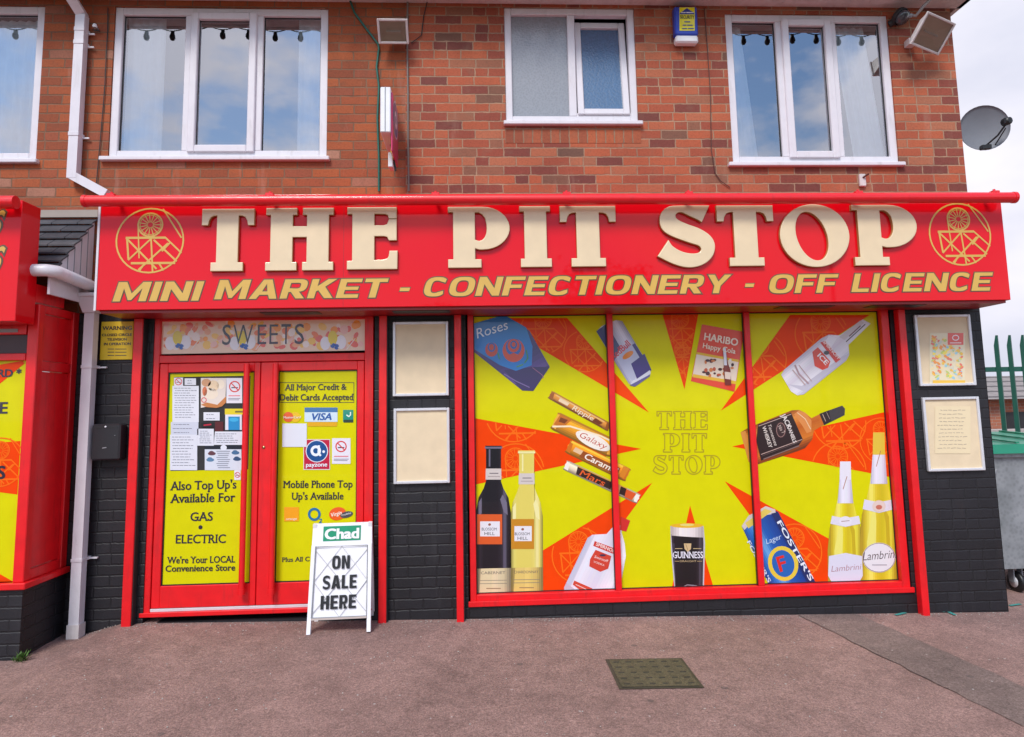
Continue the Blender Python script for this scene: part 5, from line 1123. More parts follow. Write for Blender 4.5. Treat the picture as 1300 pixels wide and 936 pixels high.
# ================================================================== FLOODLIGHTS, ALARM, CAMERA, DISH
def floodlight(cx, cy, wpx, label, ry, rx, Y, arm, roll=0):
    c_ = U(cx, cy, Y)
    e = empty('floodlight', c_, label, 'floodlight', 'floodlights under the eaves')
    X = Matrix.Translation(c_) @ Matrix.Rotation(R(ry), 4, 'Z') @ Matrix.Rotation(R(roll), 4, 'Y') @ Matrix.Rotation(R(rx), 4, 'X')
    h = wpx/2
    mb = MB(X); vs = [(-h, 0, -h*.75), (h, 0, -h*.75), (h, 0, h*.75), (-h, 0, h*.75), (-h*.62, .10, -h*.42), (h*.62, .10, -h*.42), (h*.62, .10, h*.42), (-h*.62, .10, h*.42)]
    mb.add(vs, [(4, 5, 6, 7)[::-1], (0, 1, 5, 4), (1, 2, 6, 5), (2, 3, 7, 6), (3, 0, 4, 7)], OLDWHITE); ring(mb, -h-.008, h+.008, -h*.75-.008, h*.75+.008, .018, -.012, .006, OLDWHITE, bev=.003); mb.build('housing', e)
    mb = MB(X); mb.add([(-h, 0, -h*.75), (h, 0, -h*.75), (h*.5, .05, -h*.2), (-h*.5, .05, -h*.2), (h, 0, h*.75), (-h, 0, h*.75), (h*.5, .05, h*.2), (-h*.5, .05, h*.2)], [(0, 1, 2, 3), (3, 2, 6, 7), (7, 6, 4, 5), (0, 3, 7, 5), (1, 4, 6, 2)], flat((.66, .46, .30), .5, metal=0, key='reflector')); mb.build('reflector', e)
    mb = MB(X); mb.tube([(-h*.5, .02, 0), (h*.5, .02, 0)], .008, flat((.6, .55, .45), .3), 8); mb.build('lamp', e)
    mb = MB(X); mb.add([(-h+.01, -.004, -h*.75+.01), (h-.01, -.004, -h*.75+.01), (h-.01, -.004, h*.75-.01), (-h+.01, -.004, h*.75-.01)], [(0, 1, 2, 3)], glass_mat('lamp_glass', .06)); mb.build('glass', e)
    mb = MB(); mb.tube([c_+Vector((0, .08, -.0)), arm], .012, OLDWHITE, 8); mb.box(arm[0]-.035, arm[0]+.035, arm[1]-.03, -.004, arm[2]-.03, arm[2]+.03, OLDWHITE, bev=.004); mb.build('bracket', e)
floodlight(499, 40, .235, 'small floodlight tilted down on the brick above the projecting sign', 0, 38, -.17, Vector((U(499, 34, 0).x, -.03, U(499, 34, 0).z)))
floodlight(1184, 43, .33, 'large white floodlight on the corner bracket below the end of the eaves', 20, 38, -.24, Vector((U(1152, 58, 0).x, -.05, U(1152, 58, 0).z)), 6)
a, b = U(858, 54, -.08), U(885, 8, -.08)
e = empty('alarm_box', ((a.x+b.x)/2, -.04, a.z), 'blue and yellow burglar alarm box high on the brick between the right upper windows', 'alarm box')
BLU = flat((.02, .06, .45), .4, .2, key='blue_plastic')
mb = MB(); mb.box(a.x, b.x, -.08, -.004, a.z+.07, b.z, BLU, bev=.012); mb.build('body', e)
mb = MB(); mb.box(a.x+.002, b.x-.002, -.082, -.006, a.z, a.z+.069, WHITE, bev=.014); mb.build('strobe_cover', e)
mb = MB(); prect(mb, 862.5, 9.5, 882, 39, -.0815, V(236, 222, 10), 0.0); ppoly(mb, [(863, 17), (872, 10.5), (881.5, 17), (881.5, 18.5), (863, 18.5)], -.0815, V(40, 60, 150), .001)
ptext(mb, 'SECURITY', 863.5, 881.5, 24, 4.4, -.0815, V(40, 44, 60), dy=.002, bold=.02)
for l_ in ([(865, 16.3), (870, 16.3)], [(871.5, 16.3), (880, 16.3)], [(869, 28), (876, 28)], [(867, 32.3), (871, 32.3)], [(872.5, 32.3), (879, 32.3)], [(866, 36.6), (872, 36.6)], [(873.5, 36.6), (880.5, 36.6)]): pline(mb, l_, 1.5, -.0815, V(70, 74, 120) if l_[0][1] > 20 else V(225, 228, 240), .002)
mb.build('label_panel', e)
c_ = U(1146, 20, -.1)
e = empty('dome_camera', c_, 'small dark dome security camera under the eaves beside the corner floodlight', 'camera')
mb = MB(); mb.lathe(c_+Vector((0, .02, .0)), [(.004, -.07), (.036, -.062), (.058, -.035), (.064, 0), (.064, .03), (.05, .045), (.001, .05)][::-1], flat((.05, .05, .06), .2, .6, key='smoked_dome'), 18, (.3, -.6, -.7)); mb.build('dome', e)
mb = MB(); mb.lathe(c_+Vector((0, .02, 0)), [(.07, -.005), (.075, .0), (.075, .03), (.05, .05), (.001, .05)], DARK, 18, (-.3, .6, .7)); mb.tube([c_+Vector((-.01, .05, .0)), (c_.x-.07, -.01, c_.z-.03)], .03, DARK, 10); mb.build('mount', e)
mb = MB(); mb.lathe(c_+Vector((.03, -.055, -.035)), [(.02, 0), (.02, .006), (.001, .007)], GREY, 12, (.3, -.6, -.7)); mb.build('lens', e)
mb = MB(); P_ = [c_+Vector((.05, .04, .03)), c_+Vector((.12, .0, .0)), c_+Vector((.16, -.05, .06)), c_+Vector((.26, -.1, .16))]; mb.tube(P_, .014, flat((.35, .33, .33), .6), 8); mb.build('conduit', e)

# satellite dish on the side wall
c_ = U(1249, 163, .05)
e = empty('satellite_dish', (XR, .1, c_.z), 'grey oval satellite dish on the side wall of the building', 'satellite dish')
DX = Matrix.Translation(c_) @ Matrix.Rotation(R(-14), 4, 'Z') @ Matrix.Rotation(R(5), 4, 'X')
mb = MB(DX); vs = []; fs = []; nr, ns = 7, 32
DISH = flat((.17, .18, .205), .6, metal=0, key='dish_grey')
for k_ in (0, 1):
    for i in range(nr+1):
        for j in range(ns):
            a = 2*math.pi*j/ns; r_ = i/nr; vs.append((.205*r_*math.cos(a), -.045*r_*r_+.03+k_*.006, .200*r_*math.sin(a)))
B_ = (nr+1)*ns
for k_ in (0, 1):
    for i in range(nr):
        for j in range(ns):
            q = (k_*B_+i*ns+j, k_*B_+i*ns+(j+1) % ns, k_*B_+(i+1)*ns+(j+1) % ns, k_*B_+(i+1)*ns+j); fs.append(q if k_ else q[::-1])
for j in range(ns): fs.append((nr*ns+j, nr*ns+(j+1) % ns, B_+nr*ns+(j+1) % ns, B_+nr*ns+j))
mb.add(vs, fs, DISH, True); mb.build('reflector', e)
mb = MB(DX); mb.tube([(-.01, -.02, -.17), (.06, -.10, -.10), (.10, -.14, -.03)], .008, BLACK, 8); mb.tube([(.08, -.0, -.16), (.11, -.13, -.05)], .005, BLACK, 6); mb.box(-.05, .03, -.06, -.01, -.20, -.16, BLACK, bev=.005); mb.build('arm', e)
mb = MB(DX); mb.lathe((.11, -.15, -.0), [(.001, -.03), (.03, -.03), (.034, .03), (.02, .035), (.001, .035)], BLACK, 12, (-.3, 1, 0)); mb.box(.08, .14, -.18, -.13, -.028, .03, BLACK, bev=.008); mb.build('receiver', e)
mb = MB(); mb.tube([c_+Vector((-.0, .05, -.02)), (XR+.08, .22, c_.z-.04), (XR, .22, c_.z-.06)], .018, GREY, 8); mb.build('bracket', e)

# projecting sign (edge on)
zt_, zb_ = U(492, 129, -.25).z, U(492, 184, -.25).z
sx = U(497.5, 150, -.42).x
e = empty('projecting_sign', (sx, 0, zb_), 'small white edged projecting sign with pink and blue face, seen edge on', 'sign')
mb = MB(); mb.box(sx-.078, sx, -.50, -.10, zb_, zt_, flat((.80, .80, .84), .4, key='sign_case'), bev=.006); mb.box(sx-.044, sx-.037, -.502, -.498, zb_, zt_, GREY); mb.build('sign_case', e)
mb = MB(); PK = V(200, 24, 100); mb.box(sx+.0005, sx+.012, -.475, -.12, zb_-.14, zt_-.03, PK, bev=.004); mb.build('sign_face', e)
mb = MB()
cz = (zb_+zt_)/2
for r_, m_, o_ in ((.15, V(225, 230, 245), .0135), (.135, V(20, 60, 150), .0145), (.07, V(225, 230, 245), .0155), (.035, V(20, 60, 150), .0165)):
    mb.add([(sx+o_, -.30+r_*math.cos(R(a)), cz+r_*math.sin(R(a))) for a in range(0, 360, 15)], [tuple(range(24))], m_)
mb.build('emblem', e)
mb = MB(); mb.box(sx-.04, sx-.015, -.10, -.004, zt_+.0, zt_+.03, GREY); mb.box(sx-.04, sx-.015, -.10, -.004, zb_+.02, zb_+.05, GREY); mb.tube([(sx-.028, -.3, zt_), (sx-.03, -.01, zt_+.09)], .006, DARK, 6); mb.build('bracket', e)
mb = MB(); mb.box(sx-.045, sx-.01, -.30, -.2, zb_-.20, zb_-.08, WHITE, bev=.004); mb.box(sx-.008, sx-.002, -.42, -.2, zb_-.13, zb_-.02, V(226, 200, 30)); mb.tube([(sx-.03, -.25, zb_), (sx+.01, -.26, zb_-.22)], .008, DARK, 6); mb.build('hanging_panel', e)
# small white bracket low on the brick (by the right window) and a screw eye
a = U(1095, 229, -.02)
mb = MB(); mb.box(a.x-.028, a.x+.028, -.03, -.003, a.z-.055, a.z+.055, OLDWHITE, bev=.006); mb.tube([(a.x, -.03, a.z+.02), (a.x+.03, -.07, a.z+.04)], .008, flat((.1, .03, .02), .5), 8)
thing('wall_plate', mb, (a.x, 0, a.z-.055), 'small white metal plate fixed to the brick above the fascia near the right end', 'wall plate')
a = U(123, 36, -.02)
mb = MB(); mb.tube([(a.x, -.004, a.z), (a.x, -.05, a.z)], .008, GREY, 8); mb.lathe((a.x, -.05, a.z-.012), [(.014, 0), (.02, .012), (.012, .03), (.001, .036)], WHITE, 10); mb.tube([(a.x-.03, -.03, a.z-.02), (a.x+.03, -.03, a.z-.03)], .006, DARK, 6)
thing('cable_anchor', mb, a, 'small insulated hook in the brick between drainpipe and wide upper window', 'hook')

# ================================================================== NEIGHBOURING SHOP FRONT
nb = empty('neighbour_shop_front', (-3.6, -.5, -.15), 'red neighbouring shop bay with yellow window film, cut by the left picture edge', 'shop front')
BX, BYF = -3.18, -.5
zg = gz(-3.3, -.4)-.05; zp = U(33, 748, BYF).z
mb = MB(); mb.box(-6.5, BX, BYF, -.01, zg, zp, BRICK_K); mb.build('plinth', nb)
mb = MB(); mb.box(-6.55, BX+.03, BYF-.03, -.012, zp, zp+.045, RED, bev=.006); mb.build('sill', nb)
mb = MB(); zs = zp+.045; ztp = 2.36
mb.box(BX-.075, BX, BYF, BYF+.075, zs, ztp, RED, bev=.005); mb.box(BX-.075, BX, -.085, -.012, zs, ztp, RED, bev=.005)
zr = U(65, 466, -.3).z
for z0_, z1_ in ((zs, zs+.07), (zr-.035, zr+.035), (ztp-.06, ztp)): mb.box(BX-.06, BX-.004, BYF+.075, -.085, z0_, z1_, RED, bev=.004)
mb.build('corner_frame', nb)
mb = MB()
for z0_, z1_ in ((zs+.075, zr-.04), (zr+.04, ztp-.065)): mb.box(BX-.05, BX-.022, BYF+.08, -.09, z0_, z1_, RED, bev=.002)
mb.build('side_panel', nb)
NYF = BYF+.03
mb = MB(); xg1 = BX-.085
zf0, zf1 = U(10, 738, NYF).z, U(15, 458, NYF).z
mb.box(-6.5, xg1, NYF-.02, NYF+.05, zs, zf0-.01, RED, bev=.004); mb.box(-6.5, xg1, NYF-.02, NYF+.05, zf1, zf1+.05, RED, bev=.004)
mb.box(-6.5, xg1, NYF-.0, NYF+.05, zf1+.05, 2.14, flat((.05, .015, .02), .4, key='dark_maroon')); mb.box(-6.5, xg1, NYF-.03, NYF+.05, 2.14, 2.36, RED, bev=.004)
mb.box(-3.6, -3.32, NYF-.034, NYF-.031, 2.155, 2.18, flat((.3, .3, .3), .5)); mb.build('window_frame', nb)
mb = MB(); YP = NYF+.01
mb.add([(-6.5, YP, zf0-.01), (xg1, YP, zf0-.01), (xg1, YP, zf1), (-6.5, YP, zf1)], [(0, 1, 2, 3)], YEL)
for pg in ([(-40, 470), (30, 440), (31, 462), (-40, 520)], [(-40, 565), (26, 560), (22, 628), (-40, 620)], [(-40, 760), (-5, 726), (16, 738), (12, 760)]):
    q = [U(*x, YP) for x in pg]; q = [(min(v.x, xg1), YP-.001, min(max(v.z, zf0-.009), zf1-.001)) for v in q]; mb.add(q, [(0, 1, 2, 3)], ORA)
cc = U(0, 587, YP); draw_emblem(mb, cc.x, cc.z, .17, YP-.002, ORA2)
mb.build('window_film', nb)
mb = MB()
for s_, x0, x1, yb, h in (('CARD *', -24, 27, 479, 10), ('E', -1, 9.5, 525, 15), ('S', -4, 6.5, 608, 17)): ptext(mb, s_, x0, x1, yb, h, YP-.002, INK, dy=.001, bold=.03, serif=True)
mb.build('lettering', nb)
NF = -.73
nsn = empty('neighbour_sign', (-4.8, NF, 2.205), 'red fascia box of the neighbouring shop with gold lettering at the left picture edge', 'shop sign')
mb = MB(); mb.box(-6.6, -3.19, NF, BYF-.031, 2.205, 3.06, FASCIA, bev=.003); mb.build('sign_panel', nsn)
mb = MB(); mb.box(-6.6, -3.19, BYF-.03, -.2, 2.37, 2.5, RED); mb.build('backing', nsn)
mb = MB()
for s_, x0, x1, yb, h in (('S', -14, 13, 300, 31), ('S', -14, 13, 346, 31)):
    a_, b_ = U(x0, yb, NF), U(x1-6, yb, NF); hh = h/172
    block_word(mb, s_, a_.x, b_.x-.05, a_.z, hh, NF-.0015, OUTL, .28, off=.011); block_word(mb, s_, a_.x, b_.x-.05, a_.z, hh, NF-.0035, GOLD, .28)
mb.build('lettering', nsn)
e = empty('sign_trough', (-4.8, NF-.11, 3.06), 'red trough light above the neighbouring fascia, ending at the left edge', 'trough light')
zc = U(10, 257, NF-.1).z; xe = U(20.5, 257, NF-.1).x
mb = MB(); mb.tube([(-6.6, NF-.1, zc), (xe, NF-.1, zc)], .045, REDTUBE, 20); mb.build('tube', e)
mb = MB(); mb.box(xe-.09, xe-.05, NF-.1, NF+.06, zc+.01, zc+.03, REDTUBE); mb.build('bracket', e)

# little slated lean-to between the two fascias
lt = empty('lean_to_roof', (-3.4, -.25, 2.45), 'small slate lean-to roof with white cheek and gutter between the two red fascias', 'lean-to roof')
XC = -3.10; ztp_ = U(108, 277, 0).z; zev = U(52, 345, -.5).z
SL = [flat((.045+.012*i, .045+.012*i, .055+.012*i), .6, vary=.25, key='slate') for i in range(3)]
mb = MB(); n = 7
for i in range(n):
    t0, t1 = i/n, (i+1)/n
    ya, yb_ = -.52+.52*t0, -.52+.52*t1+.02; za, zb2 = zev+(ztp_-zev)*t0+.02, zev+(ztp_-zev)*t1+.005
    x = -5.0-(.08 if i % 2 else 0)
    while x < XC:
        x1 = min(x+.2, XC+.02); mb.prism([(x+.003, ya, za), (x1-.003, ya, za), (x1-.003, yb_, zb2), (x+.003, yb_, zb2)], (0, 0, -.012), random.choice(SL)); x += .2
mb.build('slate_covering', lt)
mb = MB(); mb.prism([(XC, -.50, zev-.01), (XC, -.012, zev-.01), (XC, -.012, ztp_-.03)], (-.02, 0, 0), UPVC)
for i in range(1, 6): y = -.5+.49*i/6; mb.box(XC, XC+.003, y-.003, y+.003, zev, zev+(ztp_-zev)*(i/6)-.03, GREY)
mb.build('cheek', lt)
mb = MB(); mb.box(XC-.02, XC-.002, -.52, -.012, zev-.17, zev-.02, UPVC); mb.build('fascia_board', lt)
mb = MB(); mb.tube([(-3.45, -.57, zev-.0), (XC+.0, -.57, zev-.005), (XC+.055, -.54, zev-.01), (XC+.055, -.1, zev-.04)], .045, UPVC, 12); mb.build('gutter', lt)
mb = MB(); mb.box(-5, XC+.03, -.03, -.003, ztp_, ztp_+.06, flat((.35, .30, .26), .8, key='flashing')); mb.build('flashing', lt)

# ================================================================== A-BOARD
def gp(px, py):
    d = fwd*F_PX + RT*(px-650) - UP*(py-423.5); z = -.11
    for _ in range(6): t = (z-CAMP.z)/d.z; q = CAMP+d*t; z = gz(q.x, q.y)
    return q
q0, q1 = gp(389, 806), gp(470.5, 803.5)
q0.z = gz(q0.x, q0.y); q1.z = q0.z
c_ = (q0+q1)/2; wid = (q1-q0).length; yawb = math.atan2(q1.y-q0.y, q1.x-q0.x)
# height from its top edge in the photo
Tt = U(430, 664, c_.y+.17); Hb = Tt.z-c_.z
e = empty('newspaper_board', c_, 'white A-board reading Chad ON SALE HERE, standing before the shop doors', 'A-board')
lean = math.atan2(.15, Hb)
def bx(sgn): return Matrix.Translation(c_) @ Matrix.Rotation(yawb, 4, 'Z') @ (Matrix.Rotation(-lean, 4, 'X') if sgn else Matrix.Translation((0, .30, 0)) @ Matrix.Rotation(lean, 4, 'X'))
BW = flat((.82, .82, .85), .4, vary=.04, key='board_white'); Wd = wid/2; L2 = Hb/math.cos(lean)
mb = MB(bx(1)); zl = .10
def trap(z): return Wd*(1-.04*(z/L2))
mb.prism([(-trap(zl), 0, zl), (trap(zl), 0, zl), (trap(L2), 0, L2), (-trap(L2), 0, L2)], (0, .012, 0), BW); mb.build('front_panel', e)
for s_ in (-1, 1):
    mb = MB(bx(1)); xx = lambda z: s_*trap(z); w_ = .028*s_
    mb.prism([(xx(0), -.012, 0), (xx(0)-w_, -.012, 0), (xx(L2*.8)-w_, -.012, L2*.8), (xx(L2*.8), -.012, L2*.8)], (0, .034, 0), BW); mb.build('leg', e)
    mb = MB(bx(0)); mb.prism([(xx(0), -.012, 0), (xx(0)-w_, -.012, 0), (xx(L2)-w_, -.012, L2), (xx(L2), -.012, L2)], (0, .034, 0), BW); mb.build('leg', e)
mb = MB(bx(0)); mb.prism([(-trap(zl), 0, zl), (trap(zl), 0, zl), (trap(L2), 0, L2), (-trap(L2), 0, L2)], (0, .012, 0), BW); mb.build('rear_panel', e)
mb = MB(bx(1)); zw0, zw1 = .11, L2*.785
mb.tube([(-trap(zw0)+.03, -.012, zw0), (trap(zw0)-.03, -.012, zw0), (trap(zw1)-.03, -.012, zw1), (-trap(zw1)+.03, -.012, zw1), (-trap(zw0)+.03, -.012, zw0)], .0045, GREY, 6)
mb.box(-trap(zw0)+.03, trap(zw0)-.03, -.02, -.001, .095, .108, flat((.5, .42, .38), .6)); mb.build('wire_frame', e)
# bungee lattice
LG = flat((.5, .5, .52), .5, vary=0); mb = MB(bx(1))
X = lambda u, v: ((u)*(trap(zw0+(zw1-zw0)*v)-.03), -.006, zw0+(zw1-zw0)*v)
for l in ([(-1, .5), (0, 1), (1, .5), (0, 0), (-1, .5)], [(-1, .95), (1, .05)], [(1, .95), (-1, .05)]):
    mb.tube([X(*q) for q in l], .0022, LG, 5)
mb.build('elastic_lattice', e)
mb = MB(); FXm = bx(1)
def btext(s_, u0, u1, zf, h, m, bold, y=-.0095, serif=False, outl=0):
    t_ = MB(FXm); zb = L2*zf; text(t_, s_, u0*Wd, u1*Wd, zb, h, y, m, bold=bold, serif=serif); return t_
for s_, u0, u1, zf in (('ON', -.29, .28, .575), ('SALE', -.56, .52, .395), ('HERE', -.60, .52, .215)):
    t_ = MB(FXm); block_word(t_, s_, u0*Wd, u1*Wd, L2*zf, L2*.122, -.0095, BLACK, 0, gap=.10, t=.235, hb=.18, Wk=.66); t_.build('lettering', e)
GR = flat((.0, .27, .13), .4, key='green_print'); mb = MB(FXm)
mb.add([(-.62*Wd, -.002, L2*.835), (.60*Wd, -.002, L2*.835), (.60*Wd, -.002, L2*.975), (-.62*Wd, -.002, L2*.975)], [(0, 1, 2, 3)], GR); mb.build('header_panel', e)
btext('Chad', -.57, .55, .855, L2*.10, BW, .045, -.004, False).build('lettering', e)

# ================================================================== GROUND OBJECTS
A = [gp(768, 837.5), gp(866, 837), gp(885, 872), gp(775, 873)]
mb = MB(); X0, X1 = A[0].x, A[1].x; Y1 = (A[0].y+A[1].y)/2; Y0 = Y1-.45; z = gz(X0, Y1)
def gq(x, y, o): return (x, y, gz(x, y)+o)
COV = ground_mat('manhole_iron', (.10, .085, .045), (.2, .18, .12)); RIM = flat((.05, .045, .035), .6, vary=.2)
mb.add([gq(X0, Y0, .005), gq(X1, Y0, .005), gq(X1, Y1, .005), gq(X0, Y1, .005)], [(0, 1, 2, 3)], RIM)
e = thing('manhole_cover', mb, (X0, Y0, z), 'rectangular brown manhole cover set in the pavement before the display window', 'manhole cover')
mb = MB(); mb.add([gq(X0+.02, Y0+.02, .008), gq(X1-.02, Y0+.02, .008), gq(X1-.02, Y1-.02, .008), gq(X0+.02, Y1-.02, .008)], [(0, 1, 2, 3)], COV)
for i in range(6):
    for j in range(5): x = X0+.06+(X1-X0-.12)*i/5; y = Y0+.06+(Y1-Y0-.12)*j/4; mb.box(x-.018, x+.018, y-.006, y+.006, gz(x, y)+.008, gz(x, y)+.012, RIM)
mb.build('lid', e)
# weed tuft and dirt line
mb = MB(); rnd = random.Random(5); wc = Vector((BX+.03, BYF-.02, gz(BX, BYF)))
LEAF = flat((.07, .15, .025), .6, vary=.3, key='leaf')
for i in range(42):
    a = rnd.uniform(0, 6.28); l = rnd.uniform(.03, .09); d = Vector((math.cos(a)*.6, math.sin(a)*.5, rnd.uniform(.5, 1.2))).normalized()*l; s = Vector((-d.y, d.x, 0)).normalized()*.008
    b0 = wc+Vector((rnd.uniform(-.03, .03), rnd.uniform(-.03, .02), 0)); mb.add([b0-s*.3, b0+d*.6+s, b0+d, b0+d*.6-s], [(0, 1, 2, 3)], LEAF)
thing('weed', mb, wc, 'small green weed at the foot of the neighbouring shop plinth', 'plant')
# teal survey marks sprayed on the ground by the end pier
mb = MB(); TL = flat((.05, .28, .25), .8, vary=.2, key='teal_spray')
for pts in ([(1137, 782), (1150, 779)], [(1200, 776), (1213, 782)], [(1196, 778), (1208, 775)], [(1282, 770), (1296, 768)]):
    a, b = gp(*pts[0]), gp(*pts[1]); d = (b-a).normalized(); s = Vector((-d.y, d.x, 0))*.014; o = Vector((0, 0, .008)); mb.add([a-s+o, b-s+o, b+s+o, a+s+o], [(0, 1, 2, 3)], TL)
tag(mb.build('paint_marks'), kind='structure')

# gravel and grit along the wall foot
mb = MB(); rnd = random.Random(11); GRV = flat((.36, .33, .30), .9, vary=.3, key='grit')
for i in range(900):
    x = rnd.uniform(-3.1, 4.2); y = -rnd.random()**3*1.9-.02 if i % 3 else -rnd.uniform(0, .07)-.02; s = rnd.uniform(.002, .0055); z = gz(x, y)+.002
    mb.add([(x-s, y-s*.6, z), (x+s, y-s*.7, z), (x+s*.7, y+s, z), (x-s*.5, y+s*.8, z), (x, y, z+s)], [(0, 1, 4), (1, 2, 4), (2, 3, 4), (3, 0, 4)], GRV)
tag(mb.build('grit'), kind='stuff', label='scattered pale grit and litter specks on the red pavement')

# ================================================================== RIGHT BACKGROUND
# palisade fence
FNY = 2.7; GRN = flat((.006, .085, .058), .45, vary=.1, key='green_fence')
e = empty('palisade_fence', (8, FNY, -.2), 'dark green steel palisade fence beyond the end of the building', 'fence')
x = U(1264, 430, FNY).x; ztf = U(1264, 427, FNY).z; stepx = U(1281, 430, FNY).x-U(1264.5, 430, FNY).x
for i in range(40):
    mb = MB(); xx = x+i*stepx; w_ = .035
    if i == 0: pass
    mb.add([(xx-w_, FNY, -.3), (xx, FNY-.03, -.3), (xx+w_, FNY, -.3), (xx-w_, FNY, ztf-.12), (xx, FNY-.03, ztf-.06), (xx+w_, FNY, ztf-.12), (xx-w_*.5, FNY-.02, ztf+.01), (xx, FNY-.035, ztf-.0), (xx+w_*.5, FNY-.02, ztf+.01)], [(0, 1, 4, 3), (1, 2, 5, 4), (3, 4, 7, 6), (4, 5, 8, 7), (2, 0, 3, 5), (5, 3, 6, 8)], GRN); mb.build('pale', e)
for z in (ztf-.42, .2): mb = MB(); mb.box(XR+.03, 14, FNY+.005, FNY+.045, z-.03, z+.03, GRN); mb.build('rail', e)
for i in range(4): mb = MB(); xx = XR+.2+i*2.75; mb.box(xx-.05, xx+.05, FNY+.05, FNY+.12, -.4, ztf-.2, GRN); mb.build('post', e)

# house behind
HY = 11.0
BR2 = brick_mat('far_brick', [(0, (.30, .10, .06)), (.5, (.42, .14, .07)), (1, (.36, .14, .09))], (.4, .3, .24))
zr1 = U(1260, 477, HY+2.0).z; zev2 = U(1262, 506, HY-.3).z
e = empty('brick_house', (12, HY, -.2), 'low brick outbuilding with grey tiled roof behind the green fence', 'building')
mb = MB(); xh0, xh1 = 6.4, 22
mb.box(xh0, xh1, HY, HY+5, -.3, zev2, BR2); mb.build('wall', e)
def tile_mat():
    m, t, b = mat('grey_roof_tile'); g = G(t); ge = t.nodes.new('ShaderNodeNewGeometry'); sp = t.nodes.new('ShaderNodeSeparateXYZ'); t.links.new(ge.outputs['Position'], sp.inputs[0])
    f = g.m('FRACT', g.m('MULTIPLY', sp.outputs['Z'], 7)); f2 = g.m('FRACT', g.m('MULTIPLY', sp.outputs['X'], 3.5))
    c = g.mixc(g.m('LESS_THAN', f, .25), (.26, .23, .22), (.08, .07, .07)); c = g.mixc(g.m('MULTIPLY', g.m('LESS_THAN', f2, .1), .6), c, (.1, .09, .09)); t.links.new(c, b.inputs['Base Color']); b.inputs['Roughness'].default_value = .8; return m
mb = MB(); mb.add([(xh0-.3, HY-.35, zev2-.02), (xh1, HY-.35, zev2-.02), (xh1, HY+2.5, zr1), (xh0-.3, HY+2.5, zr1), (xh0-.3, HY+5.3, zev2-.02), (xh1, HY+5.3, zev2-.02)], [(0, 1, 2, 3), (3, 2, 5, 4)], tile_mat()); mb.build('roof', e)
for i in range(6):
    mb = MB(); xx = 9.3+i*2.0; z0_ = .35; mb.box(xx-.05, xx+.95, HY-.02, HY+.05, z0_, zev2-.35, DARK); mb.box(xx-.12, xx+1.0, HY-.06, HY+.0, z0_-.08, z0_, flat((.45, .42, .4), .8)); mb.build('window', e)
mb = MB(); mb.box(6.2, 20, 6.2, 6.4, -.3, U(1280, 545, 6.3).z, flat((.45, .40, .38), .85, vary=.2, key='concrete')); thing('low_wall', mb, (12, 6.3, -.3), 'pale concrete wall behind the green palisade fence', 'wall')

# wheeled waste container
e = empty('waste_container', (4.95, .9, gz(4.9, .8)), 'large galvanised wheeled bin with green lid beside the end of the building', 'bin')
GAL = None
m, t, b = mat('galvanised_steel'); g_ = G(t); ge = t.nodes.new('ShaderNodeNewGeometry'); vo = t.nodes.new('ShaderNodeTexVoronoi'); vo.inputs['Scale'].default_value = 28; t.links.new(ge.outputs['Position'], vo.inputs['Vector'])
t.links.new(g_.mixc(.8, g_.ramp(g_.noise(ge.outputs['Position'], 5, 5), [(.3, (.20, .22, .23)), (.7, (.32, .34, .36))]), g_.ramp(vo.outputs['Distance'], [(0, (.75, .75, .75)), (.6, (1.1, 1.1, 1.1))]), 'MULTIPLY'), b.inputs['Base Color']); b.inputs['Roughness'].default_value = .55; b.inputs['Metallic'].default_value = .25; GAL = m
bx0, bx1, by0, by1 = 4.30, 5.60, .42, 1.45; zb0 = gz(4.9, .5)
ztop_ = U(1275, 574, by0).z; zbot = U(1275, 725, by0).z
mb = MB(); mb.add([(bx0+.06, by0+.06, zbot), (bx1-.06, by0+.06, zbot), (bx1-.06, by1-.06, zbot), (bx0+.06, by1-.06, zbot), (bx0, by0, ztop_), (bx1, by0, ztop_), (bx1, by1, ztop_), (bx0, by1, ztop_)], [(3, 2, 1, 0), (0, 1, 5, 4), (1, 2, 6, 5), (2, 3, 7, 6), (3, 0, 4, 7)], GAL)
mb.box(bx0-.02, bx1+.02, by0-.03, by0+.0, ztop_-.05, ztop_, GAL, bev=.008); mb.tube([(bx0+.28, by0-.01, ztop_-.15), (bx0+.22, by0-.02, ztop_-.25), (bx0+.2, by0+.02, ztop_-.9)], .014, GREY, 8)
mb.build('body', e)
GL = flat((.01, .23, .13), .45, .1, key='green_lid'); mb = MB(); zt_ = U(1275, 556, by0).z
vs = [(bx0-.05, by0-.06, ztop_-.01), (bx1+.05, by0-.06, ztop_-.01), (bx1+.05, by1+.03, ztop_-.01), (bx0-.05, by1+.03, ztop_-.01), (bx0-.04, by0-.04, ztop_+.07), (bx1+.04, by0-.04, ztop_+.07), (bx1+.02, by1, ztop_+.13), (bx0-.02, by1, ztop_+.13)]
mb.add(vs, [(0, 1, 5, 4), (1, 2, 6, 5), (2, 3, 7, 6), (3, 0, 4, 7), (4, 5, 6, 7), (3, 2, 1, 0)], GL)
for i in range(4): xx = bx0+.15+i*.33; mb.prism([(xx, by0-.02, ztop_+.078), (xx+.03, by0-.02, ztop_+.078), (xx+.03, by1-.03, ztop_+.132), (xx, by1-.03, ztop_+.132)], (0, 0, .012), GL)
mb.build('lid', e)
